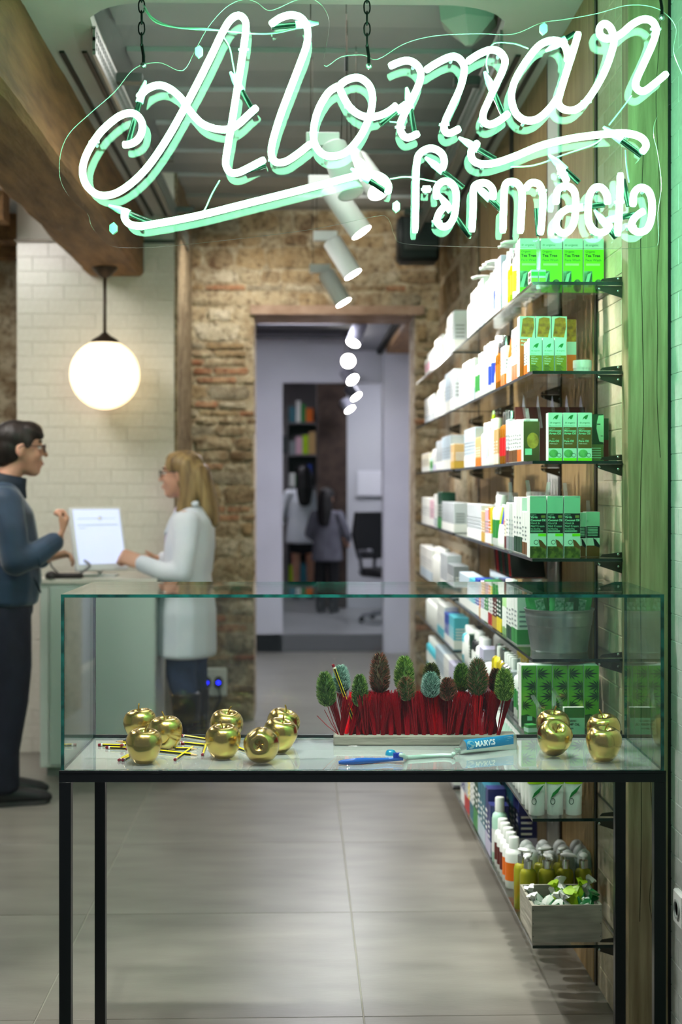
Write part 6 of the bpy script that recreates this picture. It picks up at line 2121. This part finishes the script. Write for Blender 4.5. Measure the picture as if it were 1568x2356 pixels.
# ---- assistant in the white coat, facing left
c1 = P(430, 1768, 7.2)
ph = thing('person', 'blond assistant in a white coat, jeans and black boots behind the counter', 'person', (c1.x, c1.y, 0), math.pi - 0.16)
hc = (0.030, 0.0, 1.478)
sk2 = figure_skin(hc, 0.98, (-.03, 0, 1.325), [((0, 0, 0.85), (.11, .14, .10)), ((0, 0, 1.05), (.09, .12, .1)), ((-.02, 0, 1.24), (.09, .14, .07))],
                  [[((-.03, -.165, 1.26), .045), ((-.03, -.22, 1.0), .036), ((.17, -.17, 1.04), .025)], [((-.03, .165, 1.26), .045), ((-.03, .225, .99), .036), ((.185, .20, 1.045), .025)]],
                  [[((0, -.085, .84), .08), ((.0, -.09, .45), .052), ((-.03, -.09, .08), .038)], [((0, .085, .84), .08), ((.02, .09, .45), .052), ((.0, .09, .08), .038)]],
                  [((.18, -.17, 1.045), (1, .1, .1), (0, -.2, 1), 0.6, (.4, .7, .5)), ((.195, .20, 1.05), (.9, -.05, .30), (-.2, .9, .4), 0.95, (.6, -.5, .6))], SKIN, ph)
eyes(sk2, hc, .98)
glasses(ph, hc, .98, M('glasses_black', (24, 26, 32), .3))
COAT = M('white_coat', (232, 236, 242), 0.7, noise=(7, .3, .7), c2=(220, 226, 236), bump=(14, .35))
m = MB()
blobs(m, [((.0, 0, .575), (.150, .215, .02)), ((.0, 0, .80), (.150, .205, .08)), ((.0, 0, .98), (.122, .175, .08)), ((-.015, 0, 1.13), (.128, .175, .08)), ((-.03, 0, 1.24), (.112, .175, .06)), ((-.035, 0, 1.30), (.078, .125, .035))])
for y_, w_ in ((-1, (.165, -.17, 1.04)), (1, (.175, .20, 1.04))):
    blobs(m, [((-.035, .160 * y_, 1.245), (.075, .066, .06)), ((-.04, .205 * y_, 1.11), (.062, .056, .06)), ((-.03, .222 * y_, 1.0), (.056, .054, .058)), ((.07, w_[1] * .45 + .12 * y_, 1.0), (.05, .048, .048)), (w_, (.040, .042, .044))])
co = fuse(m, 'coat', COAT, ph, 0.009, 6)
m = MB()
m.tube(catmull([(-.08, -.10, 1.335), (-.02, -.085, 1.33), (.05, -.07, 1.27), (.095, -.05, 1.18)], 5), 0.014, 8)
m.tube(catmull([(-.08, .10, 1.335), (-.02, .085, 1.33), (.05, .07, 1.27), (.095, .05, 1.18)], 5), 0.014, 8)
m.build('lapel', COAT, co, True)
m = MB()
m.box((-.115, .02, .90), (-.112, .025, .58))
m.build('back_seam', M('coat_seam', (196, 202, 212), .8), co)
m = MB().rings([[(.145, -.20, .565), (-.155, -.12, .565), (-.155, .12, .565), (.145, .20, .565)], [(.15, -.20, .59), (-.16, -.12, .59), (-.16, .12, .59), (.15, .20, .59)]], False, False)
SHRT = M('lilac_shirt', (196, 184, 212), .7)
m = MB()
blobs(m, [((.060, 0, 1.02), (.062, .09, .06)), ((.052, 0, 1.18), (.062, .085, .06)), ((.0, 0, 1.30), (.068, .07, .035))])
fuse(m, 'shirt', SHRT, ph, .009, 4)
JEAN = M('blue_jeans', (46, 62, 94), 0.8, noise=(14, .3, .7), c2=(34, 46, 72), bump=(25, .3))
m = MB()
blobs(m, [((0, 0, .80), (.12, .15, .06)), ((0, 0, .74), (.12, .15, .06))])
for y_ in (-1, 1):
    blobs(m, [((0, .08 * y_, .74), (.095, .08, .07)), ((.01 * y_, .085 * y_, .48), (.078, .070, .07)), ((-.015, .09 * y_, .36), (.070, .064, .04))])
fuse(m, 'jeans', JEAN, ph, 0.010, 5)
BOOT = M('black_boot', (18, 17, 20), 0.4)
for y_ in (-1, 1):
    m = MB()
    blobs(m, [((-.015, .09 * y_, .385), (.080, .072, .02)), ((-.02, .09 * y_, .24), (.070, .064, .06)), ((-.03, .09 * y_, .10), (.055, .05, .05)), ((-.02, .09 * y_, .05), (.06, .044, .045)), ((.10, .09 * y_, .032), (.06, .044, .03))])
    fuse(m, 'boot', BOOT, ph, .009, 4)
BLO = M('blond_hair', (170, 142, 94), 0.45, noise=(26, .3, .7), c2=(100, 76, 48), stretch=(1.4, 1.4, .12), bump=(30, .7))
m = MB()
s_ = .98
E2 = lambda dx, dy, dz, rx, ry, rz: m.ell((hc[0] + dx * s_, hc[1] + dy * s_, hc[2] + dz * s_), (rx * s_, ry * s_, rz * s_), 18, 12)
E2(-.018, 0, .050, .104, .090, .080)
E2(.020, 0, .080, .060, .064, .042)
E2(-.055, 0, -.01, .085, .092, .10)
for y_ in (-1, 1):
    blobs(m, [((hc[0] - .040, .072 * y_, hc[2] + .045), (.042, .022, .04)), ((hc[0] - .056, .082 * y_, hc[2] - .05), (.044, .022, .06)), ((hc[0] - .052, .088 * y_, hc[2] - .13), (.046, .024, .05)), ((hc[0] - .030, .094 * y_, hc[2] - .175), (.038, .018, .02))])
blobs(m, [((hc[0] - .09, 0, hc[2] + .0), (.06, .088, .07)), ((hc[0] - .12, -.01, hc[2] - .10), (.055, .088, .07)), ((hc[0] - .145, -.015, hc[2] - .18), (.045, .082, .06)), ((hc[0] - .165, -.02, hc[2] - .235), (.026, .062, .03))])
fuse(m, 'hair', BLO, ph, .007, 3)

# ---- far room: woman with long dark hair seen from behind, and a colleague half behind her


def far_person(px, d, rotz, lab, coat, hair, trousers=False, hgt=1.0, arm_up=False):
    a = P(px, HY, d)
    t = thing('person', lab, 'person', (a.x, a.y, 0.15), rotz)
    t.scale = (hgt, hgt, hgt)
    hc_ = (0.0, 0, 1.40)
    fskin = SKIN
    s_k = figure_skin(hc_, .96, (-.02, 0, 1.26), [((0, 0, .82), (.10, .13, .1)), ((0, 0, 1.16), (.09, .14, .07))],
                      [[((0, -.16, 1.20), .045), ((.02, -.24, .95), .036), ((.16, -.18, .86), .025)], [((0, .16, 1.20), .045), ((.03, .26, .96), .036), ((.20, .24, .90), .025)]],
                      [[((0, -.08, .8), .075), ((0, -.08, .42), .05), ((-.02, -.08, .06), .034), ((.08, -.08, .03), .03)], [((0, .08, .8), .075), ((.01, .08, .42), .05), ((-.01, .08, .06), .034), ((.09, .08, .03), .03)]],
                      [((.17, -.18, .86), (1, 0, -.2), (0, -.6, .6), .5, (.4, .7, .4)), ((.21, .24, .90), (1, 0, -.1), (0, .6, .6), .5, (.4, -.7, .4))], fskin, t)
    m = MB()
    blobs(m, [((0, 0, .64), (.15, .205, .02)), ((0, 0, .90), (.125, .18, .08)), ((0, 0, 1.10), (.12, .185, .07)), ((-.01, 0, 1.22), (.08, .15, .04))])
    for y_ in (-1, 1):
        blobs(m, [((-.01, .16 * y_, 1.19), (.07, .065, .06)), ((.02, .245 * y_, .96), (.056, .054, .056)), ((.17, .21 * y_, .885), (.042, .042, .042))])
    fuse(m, 'coat', coat, t, .011, 5)
    if trousers:
        m = MB()
        for y_ in (-1, 1):
            blobs(m, [((0, .08 * y_, .72), (.09, .085, .07)), ((0, .085 * y_, .4), (.075, .068, .07)), ((-.01, .085 * y_, .06), (.062, .058, .04))])
        fuse(m, 'trousers', M('black_cloth', (24, 24, 28), .8), t, .011, 4)
    else:
        m = MB()
        blobs(m, [((0, 0, .68), (.115, .165, .05)), ((0, 0, .54), (.115, .165, .03))])
        fuse(m, 'skirt', M('black_cloth', (24, 24, 28), .8), t, .011, 4)
    m = MB()
    m.ell((-.02, 0, 1.445), (.105, .09, .085), 16, 10)
    blobs(m, [((-.06, 0, 1.40), (.075, .09, .08)), ((-.10, 0, 1.24), (.05, .10, .07)), ((-.115, 0, 1.10), (.035, .075, .05))])
    fuse(m, 'hair', hair, t, .009, 3)
    for y_ in (-1, 1):
        shoe(t, .02, .08 * y_, 0, .22, M('far_shoe', (20, 20, 22), .5), SOLE)
    return t


BLK_H = M('black_hair', (24, 21, 24), 0.45, noise=(26, .3, .7), c2=(12, 10, 12), stretch=(1, 1, .2), bump=(30, .6))
far_person(697, 16.0, math.pi / 2 + .15, 'dark-haired woman in a white coat and black skirt seen from behind', COAT, BLK_H, hgt=.985)
far_person(752, 14.25, 1.2, 'person in a grey coat and black trousers half hidden behind the woman', M('grey_coat', (112, 112, 124), .8, noise=(7, .3, .7), c2=(92, 92, 104)), BLK_H, True, .82)
bpy.data.scenes.remove(TMP)
